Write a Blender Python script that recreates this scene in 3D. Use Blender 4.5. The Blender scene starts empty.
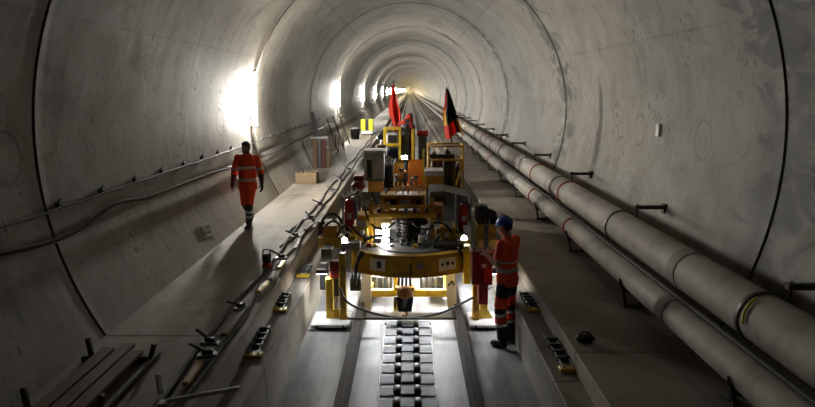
import bpy, bmesh, math, random
from mathutils import Vector, Matrix, Euler
random.seed(7)
SC = bpy.context.scene
COL = SC.collection
PI = math.pi
# ------------------------------------------------------------------ camera
F = 700.0                       # focal length in pixels of the 815 x 407 frame
CAM = Vector((0, 0, 3.55))
PITCH = math.atan(113.5 / F)
YAW = 2.0 / F
cam_d = bpy.data.cameras.new('camera')
cam = bpy.data.objects.new('camera', cam_d)
COL.objects.link(cam)
cam.location = CAM
cam.rotation_euler = (PI / 2 - PITCH, 0, YAW)
cam_d.sensor_width = 36.0
cam_d.lens = F / 815.0 * 36.0
cam_d.clip_end = 2000
SC.camera = cam
RM = cam.rotation_euler.to_matrix()


def ray(px, py):
    return RM @ Vector(((px - 407.5) / F, (203.5 - py) / F, -1.0))


def at(px, py, Y):
    d = ray(px, py)
    return CAM + d * (Y / d.y)


def onz(px, py, z):
    d = ray(px, py)
    return CAM + d * ((z - CAM.z) / d.z)


# ------------------------------------------------------------------ materials
R0, ZC = 4.03, 2.965
MATS = {}


def nd(nt, t, **kw):
    n = nt.nodes.new(t)
    for k, v in kw.items():
        setattr(n, k, v)
    return n


def math_n(nt, op, a, b=None, c=None, clamp=False):
    n = nt.nodes.new('ShaderNodeMath')
    n.operation = op
    n.use_clamp = clamp
    for i, v in enumerate((a, b, c)):
        if v is None:
            continue
        if isinstance(v, (int, float)):
            n.inputs[i].default_value = v
        else:
            nt.links.new(v, n.inputs[i])
    return n.outputs[0]


def mixc(nt, fac, a, b, mode='MIX'):
    n = nt.nodes.new('ShaderNodeMix')
    n.data_type = 'RGBA'
    n.blend_type = mode
    for idx, v in ((0, fac), (6, a), (7, b)):
        if isinstance(v, (int, float)):
            n.inputs[idx].default_value = v
        elif isinstance(v, tuple):
            n.inputs[idx].default_value = (*v, 1)
        else:
            nt.links.new(v, n.inputs[idx])
    return n.outputs[2]


def noise(nt, vec, scale, detail=4, rough=.55, dist=0):
    n = nt.nodes.new('ShaderNodeTexNoise')
    n.inputs['Scale'].default_value = scale
    n.inputs['Detail'].default_value = detail
    n.inputs['Roughness'].default_value = rough
    n.inputs['Distortion'].default_value = dist
    if vec is not None:
        nt.links.new(vec, n.inputs['Vector'])
    return n.outputs[0]


def ramp(nt, v, lo, hi):
    n = nt.nodes.new('ShaderNodeMapRange')
    n.inputs[1].default_value = lo
    n.inputs[2].default_value = hi
    n.interpolation_type = 'SMOOTHSTEP'
    nt.links.new(v, n.inputs[0])
    return n.outputs[0]


def scaled(nt, vec, s):
    n = nt.nodes.new('ShaderNodeMapping')
    n.inputs['Scale'].default_value = s
    nt.links.new(vec, n.inputs['Vector'])
    return n.outputs[0]


def newmat(name):
    m = bpy.data.materials.new(name)
    m.use_nodes = True
    nt = m.node_tree
    b = nt.nodes['Principled BSDF']
    MATS[name] = m
    return m, nt, b


def paint(name, col, rough=.55, metal=0.0, dirt=.35, scale=6.0, dirtcol=None, bump=.15):
    """painted or bare surface with wear and grime of its own"""
    m, nt, b = newmat(name)
    tc = nd(nt, 'ShaderNodeTexCoord').outputs['Object']
    n1 = noise(nt, tc, scale, 6, .65)
    n2 = noise(nt, tc, scale * 5, 3, .6)
    f = math_n(nt, 'MULTIPLY', ramp(nt, n1, .42, .72), dirt)
    dc = dirtcol or tuple(c * .3 + .01 for c in col)
    c = mixc(nt, f, col, dc)
    c = mixc(nt, math_n(nt, 'MULTIPLY', ramp(nt, n2, .55, .8), dirt * .6), c, dc)
    nt.links.new(c, b.inputs['Base Color'])
    b.inputs['Metallic'].default_value = metal
    r = math_n(nt, 'ADD', math_n(nt, 'MULTIPLY', n1, .25), rough - .12, clamp=True)
    nt.links.new(r, b.inputs['Roughness'])
    if bump:
        bp = nd(nt, 'ShaderNodeBump')
        bp.inputs['Strength'].default_value = bump
        bp.inputs['Distance'].default_value = .01
        nt.links.new(n2, bp.inputs['Height'])
        nt.links.new(bp.outputs[0], b.inputs['Normal'])
    return m


def emit(name, col, s):
    m, nt, b = newmat(name)
    b.inputs['Base Color'].default_value = (*col, 1)
    b.inputs['Emission Color'].default_value = (*col, 1)
    b.inputs['Emission Strength'].default_value = s
    return m


def concrete(name, col, dark, kind):
    m, nt, b = newmat(name)
    tc = nd(nt, 'ShaderNodeTexCoord').outputs['Object']
    sep = nd(nt, 'ShaderNodeSeparateXYZ')
    nt.links.new(tc, sep.inputs[0])
    x, y, z = sep.outputs
    big = noise(nt, tc, .45, 5, .6, .4)
    mid = noise(nt, tc, 2.2, 6, .65, .3)
    fine = noise(nt, tc, 22, 4, .7)
    f = math_n(nt, 'MULTIPLY', ramp(nt, big, .38, .68), .55)
    c = mixc(nt, f, col, dark)
    c = mixc(nt, math_n(nt, 'MULTIPLY', ramp(nt, mid, .45, .72), .4), c, dark)
    c = mixc(nt, math_n(nt, 'MULTIPLY', fine, .22), c, tuple(v * 1.35 for v in col))
    if kind == 'lining':
        # air holes left by the formwork
        pn = noise(nt, scaled(nt, tc, (9, 9, 6)), 1.6, 2, .5)
        pz = noise(nt, tc, .8, 2, .5)
        holes = math_n(nt, 'MULTIPLY', ramp(nt, pn, .60, .68), ramp(nt, pz, .45, .62))
        c = mixc(nt, math_n(nt, 'MULTIPLY', holes, .85), c, tuple(v * .4 for v in dark))
        # streaks running round the arch
        st = noise(nt, scaled(nt, tc, (.3, 5.5, .3)), 1.0, 4, .6)
        c = mixc(nt, math_n(nt, 'MULTIPLY', ramp(nt, st, .5, .75), .35), c, dark)
        c = mixc(nt, math_n(nt, 'MULTIPLY', ramp(nt, math_n(nt, 'SUBTRACT', 1.0, st), .52, .78), .3), c, tuple(v * 1.3 for v in col))
        # damp fans spreading from the ring joints on the right flank
        my = math_n(nt, 'PINGPONG', math_n(nt, 'ADD', y, -7.5 + 10.65 * 10), 10.65 / 2)
        sn = noise(nt, scaled(nt, tc, (1.2, .7, 1.5)), 1.6, 5, .68, .8)
        width = math_n(nt, 'MULTIPLY', ramp(nt, sn, .36, .66), 1.35)
        damp = ramp(nt, math_n(nt, 'SUBTRACT', width, my), -.35, .75)
        flank = math_n(nt, 'ADD', math_n(nt, 'MULTIPLY', ramp(nt, x, .8, 2.4), .9), .12)
        damp = math_n(nt, 'MULTIPLY', damp, flank)
        c = mixc(nt, math_n(nt, 'MULTIPLY', damp, .9), c, (.028, .026, .018))
        an = math_n(nt, 'ABSOLUTE', math_n(nt, 'ARCTAN2', x, math_n(nt, 'SUBTRACT', z, ZC)))
        ln = math_n(nt, 'SUBTRACT', 1.0, ramp(nt, math_n(nt, 'ABSOLUTE', math_n(nt, 'SUBTRACT', an, .665)), .002, .008))
        ln2 = math_n(nt, 'SUBTRACT', 1.0, ramp(nt, math_n(nt, 'ABSOLUTE', math_n(nt, 'SUBTRACT', an, 1.22)), .002, .006))
        c = mixc(nt, math_n(nt, 'MULTIPLY', math_n(nt, 'MAXIMUM', ln, math_n(nt, 'MULTIPLY', ln2, .5)), math_n(nt, 'MULTIPLY', mid, .9)), c, tuple(v * .35 for v in dark))
        sp = noise(nt, tc, 9, 5, .75)
        c = mixc(nt, math_n(nt, 'MULTIPLY', ramp(nt, sp, .52, .72), .5), c, tuple(v * .6 for v in dark))
        # broad dirty clouds
        cl = noise(nt, scaled(nt, tc, (.5, .3, .5)), 1.3, 5, .6, .5)
        c = mixc(nt, math_n(nt, 'MULTIPLY', ramp(nt, cl, .52, .72), .6), c, tuple(v * .55 for v in dark))
        # round closing plates of the formwork
        cy = math_n(nt, 'SUBTRACT', math_n(nt, 'FLOORED_MODULO', math_n(nt, 'SUBTRACT', y, 9.6 - 1.33), 2.6625), 1.33)
        cz = math_n(nt, 'SUBTRACT', z, 2.87)
        d = math_n(nt, 'SQRT', math_n(nt, 'ADD', math_n(nt, 'MULTIPLY', cy, cy), math_n(nt, 'MULTIPLY', cz, cz)))
        rg = math_n(nt, 'SUBTRACT', 1.0, ramp(nt, math_n(nt, 'ABSOLUTE', math_n(nt, 'SUBTRACT', d, .27)), .008, .03))
        c = mixc(nt, math_n(nt, 'MULTIPLY', rg, math_n(nt, 'ADD', math_n(nt, 'MULTIPLY', mid, .7), .1)), c, tuple(v * .4 for v in dark))
        # lime and rust near the foot of the wall
        low = math_n(nt, 'SUBTRACT', 1.0, ramp(nt, z, .8, 2.2))
        c = mixc(nt, math_n(nt, 'MULTIPLY', math_n(nt, 'MULTIPLY', low, ramp(nt, cl, .4, .7)), .45), c, (.24, .17, .10))
        rough = .62
        b.inputs['Specular IOR Level'].default_value = .4
    elif kind == 'deck':
        tr = noise(nt, scaled(nt, tc, (2.2, .12, 1)), 1.0, 4, .6)
        c = mixc(nt, math_n(nt, 'MULTIPLY', ramp(nt, tr, .45, .7), .5), c, tuple(v * .6 for v in dark))
        sp = noise(nt, tc, 7, 4, .7)
        c = mixc(nt, math_n(nt, 'MULTIPLY', ramp(nt, sp, .6, .72), .45), c, tuple(v * .5 for v in dark))
        rough = .75
    else:
        tr = noise(nt, scaled(nt, tc, (3.0, .25, 1)), 1.0, 5, .65, .2)
        c = mixc(nt, math_n(nt, 'MULTIPLY', ramp(nt, tr, .42, .68), .6), c, tuple(v * .6 for v in dark))
        rough = .52
    nt.links.new(c, b.inputs['Base Color'])
    r = math_n(nt, 'ADD', math_n(nt, 'MULTIPLY', mid, .3), rough - .15, clamp=True)
    nt.links.new(r, b.inputs['Roughness'])
    if kind != 'lining':
        b.inputs['Specular IOR Level'].default_value = .35
    bp = nd(nt, 'ShaderNodeBump')
    bp.inputs['Strength'].default_value = .25
    bp.inputs['Distance'].default_value = .02
    nt.links.new(math_n(nt, 'ADD', mid, math_n(nt, 'MULTIPLY', fine, .3)), bp.inputs['Height'])
    nt.links.new(bp.outputs[0], b.inputs['Normal'])
    return m


LINING = concrete('lining_concrete', (.275, .25, .212), (.095, .084, .068), 'lining')
DECK = concrete('walkway_concrete', (.31, .275, .23), (.14, .12, .095), 'deck')
BED = concrete('track_bed_concrete', (.34, .34, .34), (.19, .19, .19), 'bed')
YEL = paint('machine_yellow', (.58, .33, .014), .5, 0, .65, 5, (.10, .06, .02))
YEL2 = paint('clean_yellow', (.70, .48, .02), .45, 0, .5, 6, (.16, .10, .03))
OCH = paint('amber_paint', (.50, .22, .015), .5, 0, .5, 5)
ORG = paint('orange_sheet', (.85, .23, .02), .5, 0, .15, 5)
WHT = paint('white_paint', (.78, .78, .76), .5, 0, .35, 5, (.3, .28, .25))
GRY = paint('grey_cabinet', (.42, .43, .42), .5, 0, .35, 5)
DGR = paint('dark_grey_sheet', (.10, .105, .10), .55, 0, .4, 4)
BLK = paint('black_paint', (.018, .018, .02), .5, 0, .3, 6)
RUB = paint('black_rubber', (.015, .015, .015), .7, 0, .4, 9, (.07, .065, .06))
STL = paint('dull_steel', (.30, .30, .30), .42, .75, .5, 6)
DST = paint('dark_steel', (.06, .055, .05), .5, .5, .5, 6)
RST = paint('rusty_steel', (.13, .075, .045), .6, .4, .6, 7, (.05, .03, .02))
SEAL = paint('joint_seal', (.085, .075, .06), .9, 0, .9, 2, (.18, .16, .13))
RAILM = paint('brown_rail_steel', (.045, .032, .024), .9, 0, .6, 7, (.02, .015, .012))
RED = paint('red_enamel', (.62, .035, .015), .35, 0, .15, 6)
MAR = paint('maroon_paint', (.22, .014, .014), .5, 0, .4, 5)
PIPE = paint('pipe_coating', (.43, .40, .35), .68, 0, .6, 2.6, (.20, .175, .145))
PIPEB = paint('pipe_band_rust_red', (.42, .05, .03), .6, 0, .4, 6)
PIPEC = paint('pipe_coupling', (.27, .25, .22), .7, 0, .5, 5)
HOSE = paint('brown_hose', (.04, .026, .019), .95, 0, .5, 6)
CABL = paint('grey_cable', (.30, .28, .25), .6, 0, .4, 6)
WOOD = paint('brown_timber', (.15, .08, .042), .75, 0, .6, 5)
WOODL = paint('pale_timber', (.20, .138, .075), .75, 0, .5, 5)
GRN = paint('green_chalk', (.22, .42, .30), .8, 0, .5, 9)
FLUO = paint('fluorescent_yellow', (.75, .80, .03), .5, 0, .2, 6)
BRASS = paint('brass', (.45, .22, .07), .4, .7, .4, 8)
PAD = paint('plate_steel', (.19, .205, .235), .6, 0, .6, 8)
SKIN = paint('skin', (.46, .24, .16), .55, 0, .15, 12, (.32, .14, .09), .05)
SKIND = paint('shaded_skin', (.20, .105, .07), .6, 0, .2, 12, (.12, .06, .04), .05)  # skin colour darkened to stand for a backlit face in shade
HAIR = paint('dark_hair', (.016, .013, .012), .7, 0, .2, 30)
HIV = paint('hi_vis_orange', (.95, .085, .02), .75, 0, .2, 7, (.42, .04, .015), .3)
MARCL = paint('dark_maroon', (.085, .026, .022), .8, 0, .3, 8)
NAVY = paint('dark_workwear', (.028, .026, .03), .8, 0, .4, 9, None, .3)
REFL = paint('reflective_tape', (.62, .62, .58), .4, .15, .3, 10)
BLUE = paint('blue_plastic', (.02, .11, .55), .35, 0, .15, 5)
DBLUE = paint('dark_blue_paint', (.02, .03, .08), .5, 0, .3, 5)
LEATH = paint('boot_leather', (.015, .013, .012), .6, 0, .3, 9)
FRED = paint('red_cloth', (.72, .06, .035), .8, 0, .15, 6)
FBLK = paint('black_cloth', (.012, .012, .014), .85, 0, .2, 6)
FGOLD = paint('gold_cloth', (.80, .50, .06), .8, 0, .15, 6)
EYE = paint('eye_white', (.6, .58, .55), .3, 0, .05, 6)
TUBE = emit('lamp_tube', (1.0, .96, .88), 440)
TUBE2 = emit('bright_lamp_tube', (1.0, .96, .88), 520)
TUBEW = emit('warm_lamp_tube', (1.0, .85, .52), 900)
FLOOD = emit('flood_lens', (.93, .97, 1.0), 60)
FLOODU = emit('under_flood_lens', (.95, .98, 1.0), 215)
GLOWP = emit('light_panel', (1.0, .97, .88), 22)

# ------------------------------------------------------------------ mesh builder
OFF = {}


class MB:
    def __init__(self):
        self.bm = bmesh.new()
        self.smooth = set()

    def _faces(self, before):
        return [f for f in self.bm.faces if f not in before]

    def box(self, lo, hi, bev=.006, rot=None, piv=None):
        lo, hi = Vector(lo), Vector(hi)
        lo, hi = Vector(map(min, lo, hi)), Vector(map(max, lo, hi))
        c, s = (lo + hi) / 2, hi - lo
        b2 = bmesh.new()
        bmesh.ops.create_cube(b2, size=1)
        bmesh.ops.scale(b2, vec=s, verts=b2.verts)
        bv = min(bev, min(s) * .3)
        if bv > .0005:
            bmesh.ops.bevel(b2, geom=list(b2.edges), offset=bv, segments=1, affect='EDGES', profile=.5)
        M = Matrix.Translation(c)
        if rot is not None:
            R = Euler(rot).to_matrix().to_4x4()
            p = Vector(piv) if piv is not None else c
            M = Matrix.Translation(p) @ R @ Matrix.Translation(c - p)
        bmesh.ops.transform(b2, matrix=M, verts=b2.verts)
        self.merge(b2)
        return self

    def pbox(self, x0, y0, x1, y1, Y, depth, bev=.006):
        """box whose front face, at distance Y, spans the given corner pixels"""
        a, c = at(x0, y1, Y), at(x1, y0, Y)
        return self.box((a.x, Y, a.z), (c.x, Y + depth, c.z), bev)

    def merge(self, b2, smooth=False):
        me = bpy.data.meshes.new('t')
        for f in b2.faces:
            f.smooth = f.smooth or smooth
        b2.to_mesh(me)
        b2.free()
        self.bm.from_mesh(me)
        bpy.data.meshes.remove(me)

    def tube(self, pts, r, n=10, caps=True, smooth=True):
        """round tube along points; r is a number or one radius per point"""
        pts = [Vector(p) for p in pts]
        rs = r if isinstance(r, (list, tuple)) else [r] * len(pts)
        b2 = bmesh.new()
        rings = []
        up = None
        for i, p in enumerate(pts):
            if i == 0:
                t = pts[1] - pts[0]
            elif i == len(pts) - 1:
                t = pts[-1] - pts[-2]
            else:
                t = (pts[i + 1] - pts[i]).normalized() + (pts[i] - pts[i - 1]).normalized()
            t = t.normalized() if t.length > 1e-9 else Vector((0, 0, 1))
            if up is None:
                up = Vector((0, 0, 1)) if abs(t.z) < .9 else Vector((1, 0, 0))
            u = (up - t * up.dot(t))
            u = u.normalized() if u.length > 1e-6 else t.orthogonal().normalized()
            up = u
            w = t.cross(u)
            rings.append([b2.verts.new(p + (u * math.cos(2 * PI * k / n) + w * math.sin(2 * PI * k / n)) * rs[i]) for k in range(n)])
        for a, c in zip(rings, rings[1:]):
            for k in range(n):
                f = b2.faces.new((a[k], a[(k + 1) % n], c[(k + 1) % n], c[k]))
                f.smooth = smooth
        if caps:
            b2.faces.new(rings[0][::-1])
            b2.faces.new(rings[-1])
        self.merge(b2)
        return self

    def cyl(self, a, b, r, r2=None, n=16):
        return self.tube([a, b], [r, r if r2 is None else r2], n)

    def bar(self, a, b, w, h=None):
        """square bar between two points"""
        a, b = Vector(a), Vector(b)
        h = h or w
        t = (b - a)
        L = t.length
        q = t.to_track_quat('Y', 'Z')
        b2 = bmesh.new()
        bmesh.ops.create_cube(b2, size=1)
        bmesh.ops.scale(b2, vec=(w, L, h), verts=b2.verts)
        bmesh.ops.bevel(b2, geom=list(b2.edges), offset=min(w, h) * .12, segments=1, affect='EDGES', profile=.5)
        bmesh.ops.transform(b2, matrix=Matrix.Translation((a + b) / 2) @ q.to_matrix().to_4x4(), verts=b2.verts)
        self.merge(b2)
        return self

    def ball(self, c, r, seg=16, rot=None):
        b2 = bmesh.new()
        bmesh.ops.create_uvsphere(b2, u_segments=seg, v_segments=max(6, seg * 2 // 3), radius=1)
        s = Vector(r) if isinstance(r, (tuple, list)) else Vector((r, r, r))
        bmesh.ops.scale(b2, vec=s, verts=b2.verts)
        if rot is not None:
            bmesh.ops.transform(b2, matrix=Euler(rot).to_matrix().to_4x4(), verts=b2.verts)
        bmesh.ops.translate(b2, vec=Vector(c), verts=b2.verts)
        self.merge(b2, True)
        return self

    def prism(self, poly, axis, a, b):
        """polygon of 2-D points swept along an axis from a to b"""
        b2 = bmesh.new()

        def mk(p, t):
            if axis == 'y':
                return Vector((p[0], t, p[1]))
            if axis == 'x':
                return Vector((t, p[0], p[1]))
            return Vector((p[0], p[1], t))
        A = [b2.verts.new(mk(p, a)) for p in poly]
        B = [b2.verts.new(mk(p, b)) for p in poly]
        n = len(poly)
        b2.faces.new(A)
        b2.faces.new(B[::-1])
        for i in range(n):
            b2.faces.new((A[i], B[i], B[(i + 1) % n], A[(i + 1) % n]))
        bmesh.ops.recalc_face_normals(b2, faces=b2.faces)
        self.merge(b2)
        return self

    def torus(self, c, axis, R, r, n=24, m=8):
        axis = Vector(axis).normalized()
        u = axis.orthogonal().normalized()
        w = axis.cross(u)
        b2 = bmesh.new()
        rings = []
        for i in range(n):
            a = 2 * PI * i / n
            d = u * math.cos(a) + w * math.sin(a)
            rings.append([b2.verts.new(Vector(c) + d * (R + r * math.cos(2 * PI * k / m)) + axis * r * math.sin(2 * PI * k / m)) for k in range(m)])
        for i in range(n):
            A, B = rings[i], rings[(i + 1) % n]
            for k in range(m):
                b2.faces.new((A[k], B[k], B[(k + 1) % m], A[(k + 1) % m])).smooth = True
        bmesh.ops.recalc_face_normals(b2, faces=b2.faces)
        self.merge(b2)
        return self

    def ringband(self, c, axis, R, w, t, n=28):
        """flat band round a pipe"""
        axis = Vector(axis).normalized()
        u = axis.orthogonal().normalized()
        v = axis.cross(u)
        b2 = bmesh.new()
        prof = [(R, -w / 2), (R + t, -w / 2), (R + t, w / 2), (R, w / 2)]
        rings = []
        for i in range(n):
            a = 2 * PI * i / n
            d = u * math.cos(a) + v * math.sin(a)
            rings.append([b2.verts.new(Vector(c) + d * p + axis * q) for p, q in prof])
        for i in range(n):
            A, B = rings[i], rings[(i + 1) % n]
            for k in range(4):
                b2.faces.new((A[k], B[k], B[(k + 1) % 4], A[(k + 1) % 4]))
        bmesh.ops.recalc_face_normals(b2, faces=b2.faces)
        self.merge(b2)
        return self

    def build(self, name, mat, parent=None, loc=None):
        me = bpy.data.meshes.new(name)
        off = Vector((0, 0, 0))
        if parent is not None:
            off = OFF[parent]
        elif loc is not None:
            off = Vector(loc)
        if off.length:
            bmesh.ops.translate(self.bm, vec=-off, verts=self.bm.verts)
        self.bm.to_mesh(me)
        self.bm.free()
        for m in (mat if isinstance(mat, (list, tuple)) else [mat]):
            me.materials.append(m)
        o = bpy.data.objects.new(name, me)
        COL.objects.link(o)
        OFF[o] = off
        if parent is not None:
            o.parent = parent
        else:
            o.location = off
        return o


def tag(o, label, cat, group=None, kind=None):
    o['label'] = label
    o['category'] = cat
    if group:
        o['group'] = group
    if kind:
        o['kind'] = kind
    return o


def thing(name, label, cat, loc, group=None):
    o = bpy.data.objects.new(name, None)
    o.empty_display_size = .1
    COL.objects.link(o)
    o.location = loc
    OFF[o] = Vector(loc)
    return tag(o, label, cat, group)


def struct(o, label, cat):
    tag(o, label, cat, kind='structure')
    return o


def dup(root, dloc, label=None, rotz=0.0, loc=None):
    """copy a thing with its parts and sub-parts"""
    r = root.copy()
    COL.objects.link(r)
    r.location = Vector(loc) if loc is not None else root.location + Vector(dloc)
    r.rotation_euler.z += rotz
    if label:
        r['label'] = label
    for ch in list(root.children):
        c = ch.copy()
        COL.objects.link(c)
        c.parent = r
        for g in ch.children:
            d = g.copy()
            COL.objects.link(d)
            d.parent = c
    return r


def chaikin(pts, it=2):
    pts = [Vector(p) for p in pts]
    for _ in range(it):
        q = [pts[0]]
        for a, b in zip(pts, pts[1:]):
            q += [a * .75 + b * .25, a * .25 + b * .75]
        q.append(pts[-1])
        pts = q
    return pts


# ================================================================== SETTING
BL, J0 = 10.65, 7.5
ZL, ZR, ZE = .83, .80, .60          # walkways and the lower ledge
YN, YF = J0 - 4 * BL, 640.0


def lining(name, a0, a1, segs):
    b2 = bmesh.new()

    def strip(y0, r0, y1, r1, smooth=True, mi=0):
        A, B = [], []
        for i in range(segs + 1):
            t = a0 + (a1 - a0) * i / segs
            A.append(b2.verts.new((r0 * math.cos(t), y0, ZC + r0 * math.sin(t))))
            B.append(b2.verts.new((r1 * math.cos(t), y1, ZC + r1 * math.sin(t))))
        for i in range(segs):
            f = b2.faces.new((A[i], A[i + 1], B[i + 1], B[i]))
            f.smooth = smooth
            f.material_index = mi
    y = YN
    while y < YF:
        g = .018
        strip(y + g, R0 - .015, y + g + .12, R0 - .012)
        strip(y + g + .12, R0 - .012, y + BL - g - .3, R0 - .008)
        strip(y + BL - g - .3, R0 - .008, y + BL - g, R0)
        strip(y + BL - g, R0, y + BL - g, R0 + .018, True, 1)
        strip(y + BL - g, R0 + .018, y + BL + g, R0 + .018, True, 1)
        strip(y + BL + g, R0 + .018, y + BL + g, R0 - .015, True, 1)
        y += BL
    mb = MB()
    mb.bm.free()
    mb.bm = b2
    return mb.build(name, [LINING, SEAL])


AL = math.radians(44)
struct(lining('wall_right', math.radians(-38), AL, 40), 'curved grey concrete tunnel wall behind the two pipes', 'wall')
struct(lining('ceiling', AL, PI - AL, 44), 'curved concrete tunnel vault with ring joints overhead', 'ceiling')
struct(lining('wall_left', PI - AL, PI + math.radians(38), 40), 'curved concrete tunnel wall with lamps and cables', 'wall')
mb = MB()
mb.box((-4.2, YF, -.2), (4.2, YF + .3, 7.2), 0)
struct(mb.build('wall_back', LINING), 'distant closed end of the tunnel', 'wall')
mb = MB()
mb.box((-1.8, YN, -.3), (1.8, YF, 0), 0)
struct(mb.build('floor', BED), 'smooth grey concrete track bed between the walkways', 'floor')


def walkway(name, sgn, zt, xu_t, xu_b, xl_t, xl_b, off):
    mb = MB()
    g = .011
    y = off - 4 * BL
    while y < YF:
        def q(x):
            return sgn * x
        # upper deck with its riser
        mb.prism([(q(4.0), zt), (q(xu_t + .015), zt), (q(xu_t), zt - .015), (q(xu_b), ZE), (q(xu_b), .2), (q(4.0), .2)], 'y', y + g, y + BL - g)
        mb.prism([(q(xu_b), ZE), (q(xl_t + .015), ZE), (q(xl_t), ZE - .015), (q(xl_b), 0), (q(xu_b), 0)], 'y', y + g - .3, y + BL - g - .3)
        y += BL
    mb.box((sgn * (xu_b + .05), YN, .05), (sgn * 3.9, YF, zt - .03), 0)   # bedding showing in the joints
    mb.box((sgn * (xl_b + .06), YN, 0.0), (sgn * (xu_b + .05), YF, ZE - .03), 0)
    o = mb.build(name, DECK)
    return o


struct(walkway('floor_left', -1, ZL, 1.87, 1.825, 1.57, 1.535, J0), 'raised concrete walkway with stepped edge along the lamp side wall', 'walkway')
struct(walkway('floor_right', 1, ZR, 1.76, 1.755, 1.48, 1.50, J0 - .4), 'raised concrete walkway with stepped edge under the pipes', 'walkway')

# rails
for s, lab in ((-1, 'dark steel rail nearer the lamp side walkway'), (1, 'dark steel rail nearer the pipe side walkway')):
    mb = MB()
    prof = [(-.085, .001), (.085, .001), (.085, .014), (.02, .03), (.014, .10), (.05, .112), (.05, .142), (-.05, .142), (-.05, .112), (-.014, .10), (-.02, .03), (-.085, .014)]
    mb.prism([(s * .775 - .005 + x, z) for x, z in prof], 'y', -8, 420)
    tag(mb.build('rail', RAILM), lab, 'rail', 'rails of the track')

# ================================================================== WALL LAMPS
ZLAMP = 3.32
XW = -math.sqrt(R0 ** 2 - (ZLAMP - ZC) ** 2)


def wall_lamp(Y, label, mat):
    t = thing('wall_lamp', label, 'lamp', (XW + .12, Y, ZLAMP), 'lamps along the tunnel wall')
    mb = MB()
    mb.box((XW + .045, Y - .05, ZLAMP - .72), (XW + .075, Y + .05, ZLAMP + .72), .008)
    mb.build('housing', GRY, t)
    mb = MB()
    mb.cyl((XW + .125, Y, ZLAMP - .68), (XW + .125, Y, ZLAMP + .68), .036, n=12)
    mb.build('tube', mat, t)
    for z in (-.68, .68):
        mb = MB()
        mb.box((XW + .07, Y - .045, ZLAMP + z - .03), (XW + .165, Y + .045, ZLAMP + z + .03), .01)
        mb.build('end_holder', GRY, t)
        mb = MB()
        mb.box((XW - .01, Y - .03, ZLAMP + z * .7 - .03), (XW + .05, Y + .03, ZLAMP + z * .7 + .03), .005)
        mb.build('wall_bracket', GRY, t)
    return t


lamp1 = wall_lamp(17.75, 'largest and nearest glowing wall lamp, above the walking person', TUBE)
lab = ['second glowing wall lamp along the wall, beyond the leaning poles', 'third glowing wall lamp, above the yellow site box',
       'fourth glowing wall lamp, left of the red flag']
lamp2 = wall_lamp(17.75 + 21.3, lab[0], TUBE2)
for i in range(1, 3):
    dup(lamp2, (0, 21.3 * i, 0), lab[i])
far = 'tiny wall lamp merging into the bright distant end of the tunnel'
for i in range(4, 9):
    dup(lamp2, (0, 21.3 * (i - 1), 0), far)
lampw = wall_lamp(17.75 + 21.3 * 9, far, TUBEW)
for i in range(10, 29):
    dup(lampw, (0, 21.3 * (i - 9), 0), far)
for y in (622.0, 630.0, 636.0):  # extra lamps added close together to brighten the dark tunnel end
    dup(lampw, (0, 0, 0), far, 0, (XW + .12, y, ZLAMP))
# ================================================================== PIPES ON THE RIGHT
XO, ZO, RO = 3.20, 3.55 - 2.04, .235      # outer (wall side) pipe
XI, ZI, RI = 2.87, 3.55 - 2.385, .160     # inner pipe


def pipe(x, z, r, label, joints, bands):
    t = thing('pipe', label, 'pipe', (x, 8, z))
    mb = MB()
    mb.tube([(x, y, z) for y in (-6, -5.9, -3, 3, 12, 24, 60, 200, 419, 420)], r, 32)
    mb.build('barrel', PIPE, t)
    for y in joints:
        mb = MB()
        mb.ringband((x, y, z), (0, 1, 0), r + .001, .22, .009, 32)
        mb.build('coupling', PIPEC, t)
    for y in bands:
        mb = MB()
        mb.ringband((x, y, z), (0, 1, 0), r - .005, .055, .026, 32)
        mb.build('flange_band', PIPEB, t)
    return t


po = pipe(XO, ZO, RO, 'thicker grey pipe hung beside the curved wall', (1.6, 7.75, 19.9, 32.3, 44.3, 56.3), (13.85, 17.1, 25.9, 29.4, 38.0, 41.5, 50, 53.5, 62, 65.5))
pi_ = pipe(XI, ZI, RI, 'thinner grey pipe running along the walkway on low stands', (1.3, 7.35, 18.2, 30.2, 42.2), (12.1, 15.75, 24.2, 27.8, 36, 39.6, 48, 51.6, 60, 63.6))
# yellow strap and slip knot on the thicker pipe
mb = MB()
ys = 5.95
b2 = [(XO + (RO + .018) * math.cos(a), ys + .05 * math.sin(a), ZO + (RO + .018) * math.sin(a)) for a in [PI * (.66 + .34 * k / 14) for k in range(15)]]
mb.tube(b2, .013, 8)
tag(mb.build('strap', FLUO), 'short fluorescent yellow strap looped over the thicker pipe', 'strap')
mb = MB()
mb.tube(chaikin([(2.885, -5, 1.352), (2.89, 6, 1.352), (2.885, 12, 1.352), (2.89, 20, 1.352), (2.89, 60, 1.352), (2.89, 200, 1.352)]), .022, 8)
tag(mb.build('cable', RUB), 'black cable running in the gap between the two pipes', 'cable')

# wall arms carrying the thicker pipe
ZB = 1.80
XB = math.sqrt(R0 ** 2 - (ZB - ZC) ** 2)


def wall_arm(Y):
    t = thing('pipe_bracket', 'black steel arm on the curved wall holding up the thicker pipe', 'bracket', (XB, Y, ZB), 'pipe brackets along the wall')
    mb = MB()
    mb.box((3.39, Y - .04, ZB - .02), (XB + .03, Y + .04, ZB + .035), .008)
    mb.build('arm', DST, t)
    mb = MB()
    mb.box((XB - .055, Y - .07, ZB - .09), (XB + .06, Y + .07, ZB + .06), .006)
    mb.build('wall_plate', DST, t)
    mb = MB()
    mb.ringband((XO, Y, ZO), (0, 1, 0), RO + .003, .05, .014, 32)
    mb.build('pipe_clamp', DST, t)
    mb = MB()
    mb.cyl((3.43, Y, ZO + .125), (3.43, Y, ZB + .06), .014, n=8)
    mb.build('hanger_rod', DST, t)
    return t


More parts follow.
